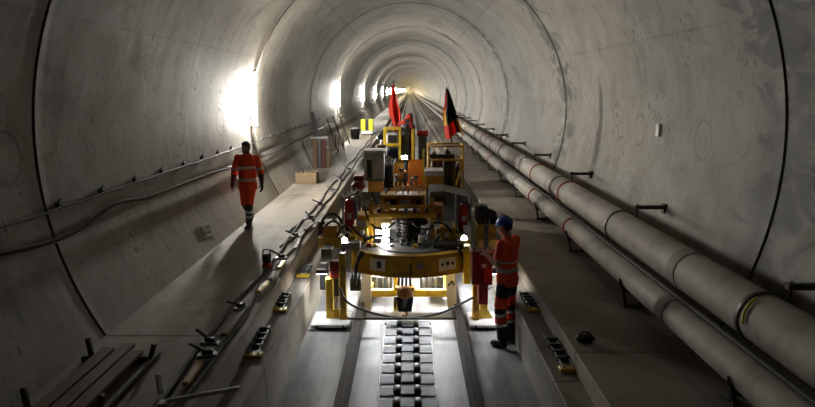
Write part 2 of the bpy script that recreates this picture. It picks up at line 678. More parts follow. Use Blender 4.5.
a0 = wall_arm(6.1)
a0['label'] = 'black pipe bracket on the wall nearest the photo edge, beyond the yellow strap'
for i, l in enumerate(['black pipe bracket on the wall, second one from the yellow strap', 'black pipe bracket on the wall just behind the red pipe flange',
                       'black pipe bracket on the wall, fourth along from the yellow strap']):
    dup(a0, (0, 4.3 * (i + 1), 0), l)
for i in range(4, 14):
    dup(a0, (0, 4.3 * i, 0), 'small black pipe bracket far along the curved wall')


def stand(Y):
    t = thing('pipe_stand', 'small black steel stand under the thinner pipe', 'stand', (XI, Y, ZR), 'stands under the thinner pipe')
    mb = MB()
    mb.box((XI - .13, Y - .05, ZR), (XI + .13, Y + .05, ZR + .03), .005)
    mb.build('foot_plate', DST, t)
    for s in (-1, 1):
        mb = MB()
        mb.bar((XI + s * .09, Y, ZR + .02), (XI + s * .15, Y, ZI - .06), .035)
        mb.build('post', DST, t)
    mb = MB()
    pts = [(XI + (RI + .018) * math.cos(a), Y, ZI + (RI + .018) * math.sin(a)) for a in [PI + PI * k / 12 for k in range(13)]]
    mb.tube(pts, .016, 8)
    mb.build('saddle', DST, t)
    return t


s0 = stand(5.6)
s0['label'] = 'black pipe stand under the thinner pipe, nearest the photo edge'
for i, l in enumerate(['black pipe stand under the thinner pipe, past the first coupling', 'black pipe stand under the thinner pipe beside the worker in the blue helmet',
                       'black pipe stand under the thinner pipe beyond the blue helmet']):
    dup(s0, (0, 3.1 * (i + 1), 0), l)
for i in range(4, 16):
    dup(s0, (0, 3.1 * i, 0), 'small black pipe stand far along the thinner pipe')

# small white plate on the right wall
yy = 11.3
zz = ZC - .05
xx = math.sqrt(R0 ** 2 - (zz - ZC) ** 2) - .02
mb = MB()
mb.box((xx - .035, yy - .07, zz - .10), (xx + .03, yy + .07, zz + .10), .006)
tag(mb.build('wall_plate', WHT), 'small white plate fixed to the curved wall above the pipes', 'plate')

# ================================================================== CABLES ON THE LEFT WALL


def wallpt(z, Y, off=.03):
    x = -math.sqrt((R0 - off) ** 2 - (z - ZC) ** 2)
    return Vector((x, Y, z))


ZC1 = 3.55 - 1.288
mb = MB()
pts = []
y = 1.0
k = 0
while y < 120:
    pts.append(wallpt(ZC1 - .018 * math.sin(PI * ((y - 8.84) % 1.1) / 1.1), y, .075))
    y += .275 if y < 34 else 2.2
mb.tube(pts, .014, 8)
tag(mb.build('cable', RUB), 'thin black cable clipped along the wall below the lamps', 'cable')


def clip(Y):
    t = thing('cable_clip', 'small black clip holding the thin cable on the wall', 'clip', wallpt(ZC1, Y, 0), 'clips of the wall cable')
    p = wallpt(ZC1, Y, .03)
    mb = MB()
    mb.box((p.x - .03, Y - .035, ZC1 - .03), (p.x + .03, Y + .035, ZC1 + .05), .008)
    mb.build('clip_body', BLK, t)
    mb = MB()
    mb.cyl((p.x, Y, ZC1 + .05), (p.x + .02, Y, ZC1 + .085), .012, n=8)
    mb.build('screw_head', DST, t)
    return t


c0 = clip(7.74)
for i in range(1, 22):
    dup(c0, (0, 1.1 * i, 0))

mb = MB()
pts = []
for px, py in ((-40, 262), (0, 254), (49, 243), (75, 232), (93, 221), (110, 206), (123, 201), (147, 198), (170, 189), (196, 178.6), (220, 170), (232, 168), (252, 160), (275, 153), (292, 143), (303, 138.5), (320, 130), (336, 122), (350, 115), (365, 110)):
    d = ray(px, py)
    # meet the lining cylinder
    ox, oz = 0.0, CAM.z - ZC
    A = d.x ** 2 + d.z ** 2
    B = 2 * (oz * d.z)
    Cc = oz ** 2 - (R0 - .095) ** 2
    tt = (-B + math.sqrt(B * B - 4 * A * Cc)) / (2 * A)
    pts.append(CAM + d * tt)
mb.tube(chaikin(pts), .026, 8)
tag(mb.build('hose', HOSE), 'brown hose sagging along the wall under the thin black cable', 'hose')
mb = MB()
pts = []
y = 3.0
while y < 60:
    z = 2.0 - .08 * math.sin(PI * ((y - 5.2) % 5.5) / 5.5)
    pts.append(wallpt(z, y, .07))
    y += .5
mb.tube(pts, .010, 6)
tag(mb.build('cable', CABL), 'pale thin cable on the wall between black cable and brown hose', 'cable')

# green survey mark chalked on the left wall: a box with crossed strokes
def chalk(strokes):
    mb = MB()
    for st in strokes:
        q = []
        for px, py in st:
            d = ray(px, py)
            oz = CAM.z - ZC
            A = d.x ** 2 + d.z ** 2
            B = 2 * oz * d.z
            Cc = oz ** 2 - (R0 - .024) ** 2
            q.append(CAM + d * ((-B + math.sqrt(B * B - 4 * A * Cc)) / (2 * A)))
        mb.tube(q, .008, 6)
    return mb


mb = chalk([[(197, 228), (201, 238)], [(197, 228), (209, 223)], [(201, 238), (212, 234)], [(209, 223), (212, 234)], [(203, 225), (206, 237)], [(199, 233), (211, 229)], [(212, 234), (214, 240)]])
tag(mb.build('chalk_mark', GRN), 'green hand-drawn survey mark on the wall beside the walkway', 'mark')

# ================================================================== LEFT WALKWAY: THINGS LYING ABOUT
# plank rack in the near corner
t = thing('plank_rack', 'dark steel rack of crossbars with upturned ends in the near corner', 'rack', (-2.95, 5.6, ZL))
RK = [(6.75,), (5.55,), (4.35,)]
for (y,) in RK:
    mb = MB()
    mb.bar((-3.32, y, ZL + .03), (-2.60, y, ZL + .03), .06)
    mb.build('crossbar', DST, t)
    for x, h in ((-3.22, .20), (-2.62, .14)):
        mb = MB()
        mb.bar((x, y, ZL + .05), (x - .03 if x < -3 else x + .04, y, ZL + .05 + h), .045)
        mb.build('upright', DST, t)
mb = MB()
mb.bar((-2.60, 4.2, ZL + .03), (-2.60, 6.9, ZL + .03), .05)
mb.build('side_rail', DST, t)
for i, (x, l) in enumerate(((-3.10, 'brown plank on the steel rack, closest to the wall'), (-2.94, 'brown plank on the steel rack, second from the wall'),
                            (-2.78, 'brown plank on the steel rack, closest to the walkway middle'))):
    mb = MB()
    dy = (.0, .12, -.08)[i]
    mb.box((x - .068, 3.7 + dy, ZL + .0605), (x + .068, 6.88 + dy, ZL + .105), .006)
    tag(mb.build('plank', WOOD), l, 'plank', 'planks on the rack')

# white metal bar and its block at the walkway edge
mb = MB()
a, b = onz(166, 401, ZL + .05), onz(240, 388, ZL + .17)
mb.bar(a, b, .035, .035)
t = thing('metal_bar', 'white metal bar lying slanted over the walkway edge', 'bar', (a.x, a.y, ZL))
mb.build('shaft', WHT, t)
mb = MB()
mb.box((a.x - .07, a.y - .05, ZL + .001), (a.x + .03, a.y + .05, ZL + .045), .006)
mb.build('foot_block', WHT, t)
mb = MB()
c = onz(161, 399, ZL)
mb.bar((c.x - .02, c.y + .06, ZL + .02), (c.x - .05, c.y + .09, ZL + .20), .045)
mb.build('end_post', WHT, t)

# two dark cables snaking along the edge
for j, (x0, l) in enumerate(((-2.02, 'black cable snaking along the walkway edge, nearest the step'), (-2.21, 'second black cable on the walkway, tangled beside the edge cable'))):
    pts = []
    y = 4.2
    while y < 46:
        pts.append((x0 + .03 * math.sin(y * 1.1 + j * 2) + .012 * math.sin(y * 3.3 + j), y, ZL + .022 + .004 * j))
        y += .35
    mb = MB()
    mb.tube(chaikin(pts, 1), .021, 8)
    tag(mb.build('cable', RUB), l, 'cable')


def batten(Y0, L, x, col, l, rz=0.0):
    mb = MB()
    mb.box((x - .03, Y0, ZL + .045), (x + .03, Y0 + L, ZL + .085), .004, (0, 0, rz))
    return tag(mb.build('batten', col), l, 'batten', 'battens along the walkway edge')


batten(9.0, .50, -2.0, YEL2, 'yellow batten on the edge cables below the black and red hand lamp', -.05)
batten(9.62, .42, -1.98, CABL, 'short grey batten on the edge cables below the hand lamp', .05)
batten(10.25, .45, -1.97, YEL2, 'yellow batten on the edge cables, second past the near clamps', .03)
batten(7.35, .70, -2.03, WOODL, 'pale wooden batten on the edge cables beside the walkway joint', -.03)
batten(6.05, .55, -2.06, OCH, 'amber batten on the edge cables near the white bar', .04)
batten(11.6, .75, -1.96, CABL, 'long grey batten on the edge cables beyond the hand lamp', .06)
batten(13.2, .7, -1.98, CABL, 'grey batten on the edge cables, close to the striped yellow machine arm', -.08)


def rail_clamp(x, y, rz, l):
    t = thing('rail_clamp', l, 'clamp', (x, y, ZL + .05), 'clamps lying along the walkway edge')
    mb = MB()
    mb.box((x - .10, y - .05, ZL + .05), (x + .10, y + .05, ZL + .085), .008)
    mb.build('base_plate', STL, t)
    mb = MB()
    mb.box((x - .05, y - .035, ZL + .085), (x + .06, y + .035, ZL + .13), .01)
    mb.build('clamp_body', BLK, t)
    mb = MB()
    mb.bar((x - .02, y, ZL + .12), (x - .17, y + .06, ZL + .19), .028)
    mb.build('lever', DST, t)
    t.rotation_euler.z = rz
    return t


k0 = rail_clamp(-2.05, 6.75, .3, 'grey and black clamp on the edge cables, first past the white bar')
kl = ['grey and black clamp just before the walkway joint', 'grey and black clamp between pale and yellow battens', 'grey and black clamp next to the hand lamp',
      'grey and black clamp right of the walking person', 'grey and black clamp beyond the walking person', 'grey and black clamp beside the striped machine corner',
      'small clamp on the edge cables level with the crate', 'small clamp on the edge cables just past the crate', 'small clamp on the edge cables level with the upright boards']
for i, (y, x, rz) in enumerate(((7.1, -2.12, -.4), (8.3, -2.08, .8), (10.9, -2.05, -.2), (12.6, -2.1, .5), (14.4, -2.06, -.7), (16.2, -2.1, .2), (18.4, -2.04, -.5), (20.9, -2.08, .6), (23.5, -2.05, 0))):
    dup(k0, (0, 0, 0), kl[i], rz, (x, y, ZL + .05))
# two long steel rods by the edge
for x, y0, y1, l in ((-2.32, 13.2, 14.9, 'dark steel rod on the walkway beside the walking person, longer one'), (-2.25, 11.9, 12.9, 'dark steel rod on the walkway, shorter and nearer one')):
    mb = MB()
    mb.cyl((x, y0, ZL + .022), (x + .12, y1, ZL + .022), .02, n=8)
    tag(mb.build('steel_rod', DST), l, 'rod')

# hand lamp
p = onz(267, 268, ZL)
t = thing('hand_lamp', 'black hand lamp with red base standing on the walkway', 'lamp', (p.x, p.y, ZL))
mb = MB()
mb.tube([(p.x, p.y, ZL), (p.x, p.y, ZL + .07), (p.x, p.y, ZL + .09)], [.075, .075, .06], 18)
mb.build('base', RED, t)
mb = MB()
mb.tube([(p.x, p.y, ZL + .09), (p.x, p.y, ZL + .2), (p.x, p.y, ZL + .23)], [.065, .075, .05], 18)
mb.build('body', BLK, t)
mb = MB()
mb.tube([(p.x - .06, p.y, ZL + .20), (p.x - .05, p.y, ZL + .29), (p.x + .05, p.y, ZL + .29), (p.x + .06, p.y, ZL + .20)], .011, 8)
mb.build('handle', BLK, t)


def ledge_clamp(px, py, L, l, side=-1, rz=0.0):
    p = onz(px, py, ZE)
    t = thing('track_jack', l, 'jack', (p.x, p.y, ZE), 'track jacks lying on the ledges')
    for s in (-.055, .055):
        mb = MB()
        mb.bar((p.x + s, p.y, ZE + .05), (p.x + s, p.y + L, ZE + .05), .022)
        mb.build('side_rod', DST, t)
    mb = MB()
    mb.box((p.x - .10, p.y - .04, ZE), (p.x + .10, p.y + .09, ZE + .045), .008)
    mb.build('foot', YEL2, t)
    for k in range(4):
        mb = MB()
        mb.box((p.x - .075, p.y + L * (.25 + .2 * k) - .02, ZE + .015), (p.x + .075, p.y + L * (.25 + .2 * k) + .02, ZE + .075), .005)
        mb.build('cross_block', BLK, t)
    t.rotation_euler.z = rz
    return t


ledge_clamp(253, 358, .95, 'black track jack with yellow foot, nearest on the ledge below the battens', rz=.05)
ledge_clamp(279, 312, .75, 'black track jack with yellow foot, second on the ledge below the battens', rz=.03)
ledge_clamp(303, 277, .6, 'black track jack with yellow foot, third on the ledge beside the machine', rz=.0)
ledge_clamp(569, 372, 1.0, 'black track jack with yellow foot, on the ledge behind the blue-helmeted worker', rz=.02)
ledge_clamp(534, 312, .8, 'black track jack on the ledge at the back of the blue-helmeted worker', rz=.02)

# black glove-like lump on the right walkway
p = onz(585, 342, ZR)
t = thing('tool_pouch', 'small black tool pouch lying on the pipe side walkway', 'pouch', (p.x, p.y, ZR))
mb = MB()
mb.ball((p.x, p.y, ZR + .045), (.11, .08, .05), 14)
mb.build('pouch_body', BLK, t)
mb = MB()
mb.tube(chaikin([(p.x - .09, p.y, ZR + .04), (p.x - .05, p.y, ZR + .12), (p.x + .05, p.y, ZR + .11), (p.x + .09, p.y, ZR + .04)]), .012, 8)
mb.build('strap', BLK, t)
p = onz(727, 398, ZR)
mb = MB()
mb.box((p.x - .05, p.y - .07, ZR), (p.x + .05, p.y + .07, ZR + .045), .008, (0, 0, .4))
tag(mb.build('grey_block', STL), 'small grey block on the walkway under the near end of the pipes', 'block')
p = onz(752, 396, ZR)

# open crate with pieces inside
cx0, cx1 = onz(290, 184, ZL).x + .16, onz(312, 184, ZL).x + .13
cy = onz(300, 184, ZL).y
t = thing('wooden_crate', 'open pale wooden crate standing by the wall foot', 'crate', ((cx0 + cx1) / 2, cy, ZL))
W = .03
mb = MB()
mb.box((cx0, cy, ZL), (cx1, cy + .6, ZL + .03), .004)
mb.build('bottom', WOODL, t)
for lo, hi in (((cx0, cy, ZL + .03), (cx1, cy + W, ZL + .33)), ((cx0, cy + .6 - W, ZL + .03), (cx1, cy + .6, ZL + .33)), ((cx0, cy + W, ZL + .03), (cx0 + W, cy + .6 - W, ZL + .33)), ((cx1 - W, cy + W, ZL + .03), (cx1, cy + .6 - W, ZL + .33))):
    mb = MB()
    mb.box(lo, hi, .004)
    mb.build('side_board', WOODL, t)
for i, (dx, dy, h, r_) in enumerate(((.16, .2, .42, .05), (.32, .35, .5, .04), (.46, .22, .38, .06))):
    mb = MB()
    mb.cyl((cx0 + dx, cy + dy, ZL + .031), (cx0 + dx + .03, cy + dy + .02, ZL + h), r_, r_ * .8)
    tag(mb.build('can', (DST, BLK, RST)[i]), ('dark steel can in the wooden crate', 'tallest black can in the wooden crate', 'rusty can in the wooden crate')[i], 'can')

# upright dark boards with a lid
b0 = onz(313, 168, ZL)
b1 = onz(330, 168, ZL)
yb = b0.y
wd = (b1.x - b0.x) / 4
nm = ['dark brown upright board, closest to the wall', 'dark brown upright board, second from the wall', 'dark reddish upright board, third from the wall', 'dark upright board, farthest from the wall']
for i in range(4):
    x = b0.x + wd * i
    mb = MB()
    mb.box((x + .005, yb + .05 * (i % 2), ZL), (x + wd - .005, yb + .3 + .1 * (i % 2), ZL + (1.02, 1.04, 1.0, .72)[i]), .01)
    tag(mb.build('upright_board', (WOOD, DST, MARCL, RST)[i]), nm[i] + ', in the stack past the crate', 'board', 'upright boards by the wall')
mb = MB()
mb.box((b0.x - .06, yb - .04, ZL + 1.041), (b0.x + wd * 3 + .04, yb + .42, ZL + 1.08), .006)
tag(mb.build('lid_board', GRY), 'grey board lying flat across the upright boards', 'board')
# leaning boards and poles against the wall beyond
pp = [((322, 146, 25.5), (312, 112, 25.6), .10, DST, 'dark pole leaning on the wall right above the upright boards', 'pole'),
      ((338, 146, 31.0), (327, 119, 31.2), .06, DST, 'thin dark pole leaning on the wall, first past the brown bundle', 'pole'),
      ((344, 143, 33.0), (333, 116, 33.2), .06, DST, 'thin dark pole leaning on the wall, second past the brown bundle', 'pole'),
      ((350, 140, 35.5), (340, 116, 35.7), .06, GRY, 'pale thin pole leaning on the wall beside the black bin', 'pole')]
for (q0, q1, w_, m_, l, c) in pp:
    a = at(*q0)
    a.z = ZL + w_ * .3
    b = at(*q1)
    lim = -math.sqrt(3.93 ** 2 - (b.z - ZC) ** 2)
    b.x = max(b.x, lim)
    mb = MB()
    mb.bar(a, b, w_)
    tag(mb.build('leaning_pole', m_), l, c)
# bundle of brown laths
q0 = onz(331, 155, ZL)
q1 = onz(346, 155, ZL)
n = 8
random.seed(3)
for i in range(n):
    x = q0.x + (q1.x - q0.x) * (i + .5) / n
    mb = MB()
    h = .85 + random.uniform(-.12, .12)
    mb.bar((x, q0.y, ZL + .005), (x - .12, q0.y + .25, ZL + h), .045, .03)
    tag(mb.build('lath', WOODL if i % 3 else WOOD), 'brown lath leaning in the bundle past the upright boards', 'lath', 'bundle of leaning laths')
# yellow site box
a, b = onz(361, 135, ZL), onz(373, 135, ZL)
yb = a.y
t = thing('site_generator', 'fluorescent yellow site generator box far along the walkway', 'generator', ((a.x + b.x) / 2, yb, ZL))
H = .95
mb = MB()
mb.box((a.x + .02, yb + .02, ZL + .06), (b.x - .02, yb + .9, ZL + .26), .02)
mb.build('base', WHT, t)
for x0, x1 in ((a.x, a.x + .27), (b.x - .27, b.x)):
    mb = MB()
    mb.box((x0, yb, ZL + .27), (x1, yb + .9, ZL + H), .03)
    mb.build('side_panel', FLUO, t)
mb = MB()
mb.box((a.x + .271, yb + .03, ZL + .27), (b.x - .271, yb + .85, ZL + H - .06), .01)
mb.build('grille', BLK, t)
for x in (a.x + .1, b.x - .1):
    mb = MB()
    mb.box((x - .05, yb + .05, ZL), (x + .05, yb + .85, ZL + .06), .005)
    mb.build('skid', BLK, t)
mb = MB()
mb.tube([(a.x + .1, yb + .4, ZL + H), (a.x + .1, yb + .4, ZL + H + .12), (b.x - .1, yb + .4, ZL + H + .12), (b.x - .1, yb + .4, ZL + H)], .02, 8)
mb.build('lifting_handle', BLK, t)
p = onz(349, 139, ZL)
t = thing('waste_bin', 'squat black bin by the wall before the yellow generator', 'bin', (p.x, p.y, ZL))
p.x = max(p.x, -3.05)
t.location = OFF[t] = Vector((p.x, p.y, ZL))
mb = MB()
mb.tube([(p.x, p.y, ZL), (p.x, p.y, ZL + .5), (p.x, p.y, ZL + .55)], [.22, .27, .28], 20)
mb.build('barrel', BLK, t)
mb = MB()
mb.tube([(p.x, p.y, ZL + .55), (p.x, p.y, ZL + .6), (p.x, p.y, ZL + .66)], [.29, .27, .1], 20)
mb.build('lid', DGR, t)
# ================================================================== THE TRACK LAYING MACHINE
G = thing('gantry', 'yellow wheeled track-laying gantry straddling the track bed', 'machine', (0, 11.2, 0))


def part(name, mat, fn, parent=None):
    mb = MB()
    fn(mb)
    return mb.build(name, mat, parent or G)


def pb(name, mat, x0, y0, x1, y1, Y, d, parent=None, bev=.008):
    mb = MB()
    mb.pbox(x0, y0, x1, y1, Y, d, bev)
    return mb.build(name, mat, parent or G)


# feet on the track bed
for x0, x1 in ((-1.47, -.90), (.90, 1.45)):
    fp = part('foot_plate', WHT, lambda m: m.prism([(10.02, .045), (10.62, .045), (10.62, .10), (10.06, .10), (10.02, .085)], 'x', x0, x1))
    for bx_ in (x0 + .09, x1 - .09):
        part('bolt', BLK, lambda m: m.cyl((bx_, 10.005, .068), (bx_, 10.03, .068), .017, n=10), fp)
    part('foot_pad', RUB, lambda m: m.box((x0 + .06, 10.08, 0), (x1 - .06, 10.55, .045)), fp)
# legs
for sx, nm in ((-1, 'l'), (1, 'r')):
    xo = 1.22 if sx < 0 else 1.14
    part('leg', YEL2, lambda m: m.box((sx * xo - .055, 10.30, .10), (sx * xo + .055, 10.44, .72)))
    part('leg', YEL, lambda m: m.box((sx * 1.01 - .05, 10.22, .10), (sx * 1.01 + .05, 10.36, 1.13)))
    part('leg_gusset', YEL2, lambda m: m.prism([(sx * 1.28, .10), (sx * .93, .10), (sx * 1.01, .24), (sx * 1.2, .24)], 'y', 10.29, 10.31))
    part('leg_cap', MAR, lambda m: m.box((sx * 1.14 - .07, 10.32, .72), (sx * 1.14 + .07, 10.5, .98)))
    part('jack_cylinder', STL, lambda m: m.cyl((sx * 1.14, 10.52, .1), (sx * 1.14, 10.52, .7), .045))
    part('jack_sleeve', BLK, lambda m: m.cyl((sx * 1.14, 10.52, .4), (sx * 1.14, 10.52, .95), .068))

# bowed front beam, a curved box girder
NB = 18


def arc(k, r=0.0):
    u = -1 + 2 * k / NB
    return (u * .90, 10.78 - .40 * (1 - u * u) + r)


def girder(m):
    b2 = bmesh.new()
    ring = []
    for k in range(NB + 1):
        x, y = arc(k)
        ring.append([b2.verts.new(p) for p in ((x, y, .735), (x, y, 1.04), (x, y + .14, 1.04), (x, y + .14, .735))])
    for a, c in zip(ring, ring[1:]):
        for j in range(4):
            b2.faces.new((a[j], a[(j + 1) % 4], c[(j + 1) % 4], c[j]))
    b2.faces.new(ring[0])
    b2.faces.new(ring[-1][::-1])
    bmesh.ops.recalc_face_normals(b2, faces=b2.faces)
    m.merge(b2)


beam = part('front_beam', YEL, girder)


def flange(z0, z1, d):
    def f(m):
        b2 = bmesh.new()
        ring = []
        for k in range(NB + 1):
            x, y = arc(k)
            ring.append([b2.verts.new(p) for p in ((x, y - d, z0), (x, y - d, z1), (x, y + .15, z1), (x, y + .15, z0))])
        for a, c in zip(ring, ring[1:]):
            for j in range(4):
                b2.faces.new((a[j], a[(j + 1) % 4], c[(j + 1) % 4], c[j]))
        b2.faces.new(ring[0])
        b2.faces.new(ring[-1][::-1])
        bmesh.ops.recalc_face_normals(b2, faces=b2.faces)
        m.merge(b2)
    return f


part('beam_flange', YEL, flange(1.0405, 1.058, .018), beam)
part('beam_flange', YEL, flange(.717, .7345, .018), beam)
# sign plates on the beam with black marks
for u0, u1, z0, z1, marks in ((-.62, -.36, .80, .99, 1), (.43, .74, .80, .99, 3)):
    mid = (u0 + u1) / 2 / .90

    def yo(x):
        return 10.78 - .40 * (1 - (x / .9) ** 2)
    ang = math.atan2(yo(u1) - yo(u0), u1 - u0)
    cxm, cym = (u0 + u1) / 2, (yo(u0) + yo(u1)) / 2 - .02
    L = (u1 - u0)

    def sp(x, z, d):
        v = Matrix.Rotation(ang, 3, 'Z') @ Vector((x, -d, 0))
        return (cxm + v.x, cym + v.y, z)
    sg = part('sign_plate', WHT, lambda m: m.box((cxm - L / 2, cym - .008, z0), (cxm + L / 2, cym + .008, z1), .003, (0, 0, ang)), beam)
    n = marks
    if n == 3:
        for q in range(3):
            xq = (-.095, 0, .095)[q]
            rr = (.026, .036, .026)[q]
            part('black_mark', BLK, lambda m: m.cyl(sp(xq, .895 + (0, .01, 0)[q], .006), sp(xq, .895 + (0, .01, 0)[q], .013), rr, n=14), beam)
    else:
        part('blue_mark', DBLUE, lambda m: m.box(sp(-.01, .85, .007), sp(.07, .95, .013), 0), beam)
# emblem disc in the middle of the beam
part('emblem_disc', STL, lambda m: m.cyl((.0 + .16, 10.37, .90), (.16, 10.40, .90), .05, n=18), beam)
part('beam_slot', BLK, lambda m: m.box((.005, 10.365, .76), (.035, 10.385, .93), .003), beam)
# turntable deck behind the beam


def deckf(m):
    b2 = bmesh.new()
    bot, top = [], []
    for k in range(NB + 1):
        x, y = arc(k, .15)
        bot.append(b2.verts.new((x, y, 1.0)))
        top.append(b2.verts.new((x, y, 1.05)))
    for x in (.9, -.9):
        bot.append(b2.verts.new((x, 12.4, 1.0)))
        top.append(b2.verts.new((x, 12.4, 1.05)))
    n = len(top)
    b2.faces.new(top)
    b2.faces.new(bot[::-1])
    for i in range(n):
        b2.faces.new((bot[i], bot[(i + 1) % n], top[(i + 1) % n], top[i]))
    bmesh.ops.recalc_face_normals(b2, faces=b2.faces)
    m.merge(b2)


part('deck', DGR, deckf)
part('deck_ring', PAD, lambda m: m.ringband((.04, 11.15, 1.055), (0, 0, 1), .42, .012, .13, 40))
# long side girders running back and cross girders
for sx in (-1, 1):
    part('side_girder', YEL, lambda m: m.box((sx * .86 - .07, 10.95, .70), (sx * .86 + .07, 12.85, .99)))
    part('lower_girder', YEL2, lambda m: m.box((sx * .66 - .05, 11.2, .20), (sx * .66 + .05, 12.8, .34)))
part('cross_girder', YEL2, lambda m: m.box((-.75, 11.02, .22), (.75, 11.14, .33)))
part('cross_girder', YEL, lambda m: m.box((-.9, 12.6, .40), (.9, 12.75, .55)))
part('rear_cover', DGR, lambda m: m.box((-.78, 12.79, .38), (.78, 12.83, .98)))
# white uprights under the beam
pb('inner_post', WHT, 361, 271, 371, 311, 10.95, .08)
pb('inner_post', YEL2, 393.5, 272, 398.5, 311, 10.98, .08)
wp = part('slanted_plate', WHT, lambda m: m.prism([(at(445, 272, 10.9).x, at(445, 272, 10.9).z), (at(455, 270, 10.9).x, at(455, 270, 10.9).z), (at(457, 309, 10.9).x, at(457, 309, 10.9).z), (at(448, 309, 10.9).x, at(448, 309, 10.9).z)], 'y', 10.9, 10.96))
a, b, c = at(448, 286, 10.892), at(452, 281, 10.892), at(454, 285, 10.892)
part('arrow_mark', BLK, lambda m: m.bar(a, b, .012, .03).bar(b, c, .012, .03), wp)
# blocks bolted under the deck, in the dark
pb('under_box', DGR, 372, 277, 392, 292, 11.5, .4)
pb('under_box', DGR, 420, 277, 443, 292, 11.5, .4)
for x in (376, 382, 388, 424, 430, 436):
    mb = MB()
    a, b = at(x, 276, 11.4), at(x, 291, 11.4)
    mb.cyl(a, b, .025)
    mb.build('ram', STL, G)
# hydraulic elbows at the left sign
mb = MB()
mb.tube(chaikin([at(358, 259, 10.30), at(361, 252, 10.25), at(364, 253, 10.24), at(357, 262, 10.18), at(356, 272, 10.16), at(355, 284, 10.3)]), .024, 10)
mb.build('hydraulic_hose', RUB, G)
pb('hose_manifold', BLK, 350, 279, 361, 291, 10.55, .22)
for x in (352, 355, 359):
    mb = MB()
    mb.tube(chaikin([at(x, 280, 10.5), at(x + 1, 275, 10.5), at(x - 1, 270, 10.9)]), .014, 8)
    mb.build('hydraulic_hose', RUB, G)

# hoist hanging in the middle under the beam
H = thing('chain_hoist', 'brass and black chain hoist hanging below the middle of the yellow beam', 'hoist', (0, 10.45, .7))
hx = at(405, 290, 10.45)
X0 = hx.x
for dx in (-.10, -.045, .02, .085):
    mb = MB()
    mb.cyl((X0 + dx, 10.5, .55), (X0 + dx * .9, 10.5, .735), .017, n=8)
    mb.build('lifting_rod', DST, H)
part('hoist_body', BRASS, lambda m: m.tube([(X0, 10.46, .56), (X0, 10.46, .54), (X0, 10.46, .42), (X0, 10.46, .38)], [.06, .12, .13, .08], 16), H)
part('hoist_collar', YEL, lambda m: m.box((X0 - .15, 10.40, .50), (X0 + .15, 10.54, .555)), H)
part('block_housing', BLK, lambda m: m.prism([(X0 - .14, .40), (X0 + .13, .40), (X0 + .10, .17), (X0 - .10, .17)], 'y', 10.40, 10.55), H)
part('block_face', STL, lambda m: m.prism([(X0 - .03, .37), (X0 + .05, .37), (X0 + .00, .24), (X0 - .04, .24)], 'y', 10.385, 10.40), H)
part('sheave', DST, lambda m: m.cyl((X0 - .17, 10.48, .30), (X0 - .14, 10.48, .30), .09, n=18), H)
part('hook', BRASS, lambda m: m.tube(chaikin([(X0, 10.47, .19), (X0, 10.47, .15), (X0 + .05, 10.47, .115), (X0, 10.47, .08), (X0 - .05, 10.47, .10)]), .016, 8), H)

# loop of black hose drooping under the beam and the dark bar lying across the rails
mb = MB()
mb.tube(chaikin([at(340, 287, 10.15), at(343, 298, 10.1), at(352, 306, 10.08), at(372, 313, 10.05), at(392, 317.5, 10.2), at(410, 318, 10.22), at(432, 316, 10.1), at(452, 309, 10.1), at(466, 301, 10.15), at(480, 294, 10.3), at(493, 286, 10.45)]), .017, 8)
tag(mb.build('hose', RUB), 'black hose drooping in a long loop between the gantry legs', 'hose')
mb = MB()
a, b = onz(347, 318.5, .163), onz(456, 317.5, .163)
mb.cyl((a.x, a.y, .163), (b.x, a.y, .163), .018, n=10)
tag(mb.build('steel_bar', DST), 'thin dark steel bar laid across both rails under the gantry', 'bar')

# table frame on the deck
YT = 11.3
for px in (371, 433):
    for dy in (0, .5):
        a = at(px, 230, YT)
        part('frame_post', YEL, lambda m: m.box((a.x - .032, YT + dy, 1.05), (a.x + .032, YT + dy + .06, 1.72)))
xa, xb = at(368, 210, YT).x, at(437, 210, YT).x
ZT = at(400, 216, YT).z
part('frame_rail', YEL, lambda m: m.box((xa, YT - .03, ZT - .03), (xb, YT + .01, ZT + .035)))
part('frame_rail', YEL, lambda m: m.box((xa, YT - .03, ZT + .135), (xb, YT + .01, ZT + .185)))
part('frame_tray', OCH, lambda m: m.box((xa + .02, YT, ZT + .0), (xb - .02, YT + .55, ZT + .02)))
for fx in (.06, .30, .42, .55, .78, .9):
    x = xa + (xb - xa) * fx
    part('rail_spacer', (YEL, OCH, STL)[int(fx * 10) % 3], lambda m: m.box((x - .028, YT - .025, ZT + .035), (x + .028, YT + .005, ZT + .135)))
for fx in (.16, .68, .86):
    x = xa + (xb - xa) * fx
    part('valve', DST, lambda m: m.cyl((x, YT - .02, ZT + .085), (x, YT + .1, ZT + .085), .035))
xa2, xb2 = at(380, 200, YT + .35).x, at(425, 200, YT + .35).x
ZU = at(400, 196.5, YT + .35).z
part('upper_shelf', YEL, lambda m: m.box((xa2, YT + .30, ZU - .02), (xb2, YT + .75, ZU + .03)))
for x in (xa2 + .02, xb2 - .05):
    part('shelf_post', YEL, lambda m: m.box((x, YT + .31, ZT), (x + .04, YT + .36, ZU)))
pb('control_panel', OCH, 381, 198, 425, 208, YT + .42, .2)
pn = pb('label_plate', WHT, 399, 200, 410.5, 208, YT + .40, .015, bev=.002)
for k in range(1, 4):
    a, b = at(399 + 11.5 * k / 4, 200.5, YT + .395), at(399 + 11.5 * k / 4, 207.5, YT + .395)
    part('ruled_line', GRY, lambda m: m.bar(a, b, .005), pn)
for k in (1, 2):
    a, b = at(399.3, 200 + 8 * k / 3, YT + .395), at(410.2, 200 + 8 * k / 3, YT + .395)
    part('ruled_line', GRY, lambda m: m.bar(a, b, .005), pn)
pb('gauge_recess', BLK, 385, 199.5, 396, 207.5, YT + .395, .03)
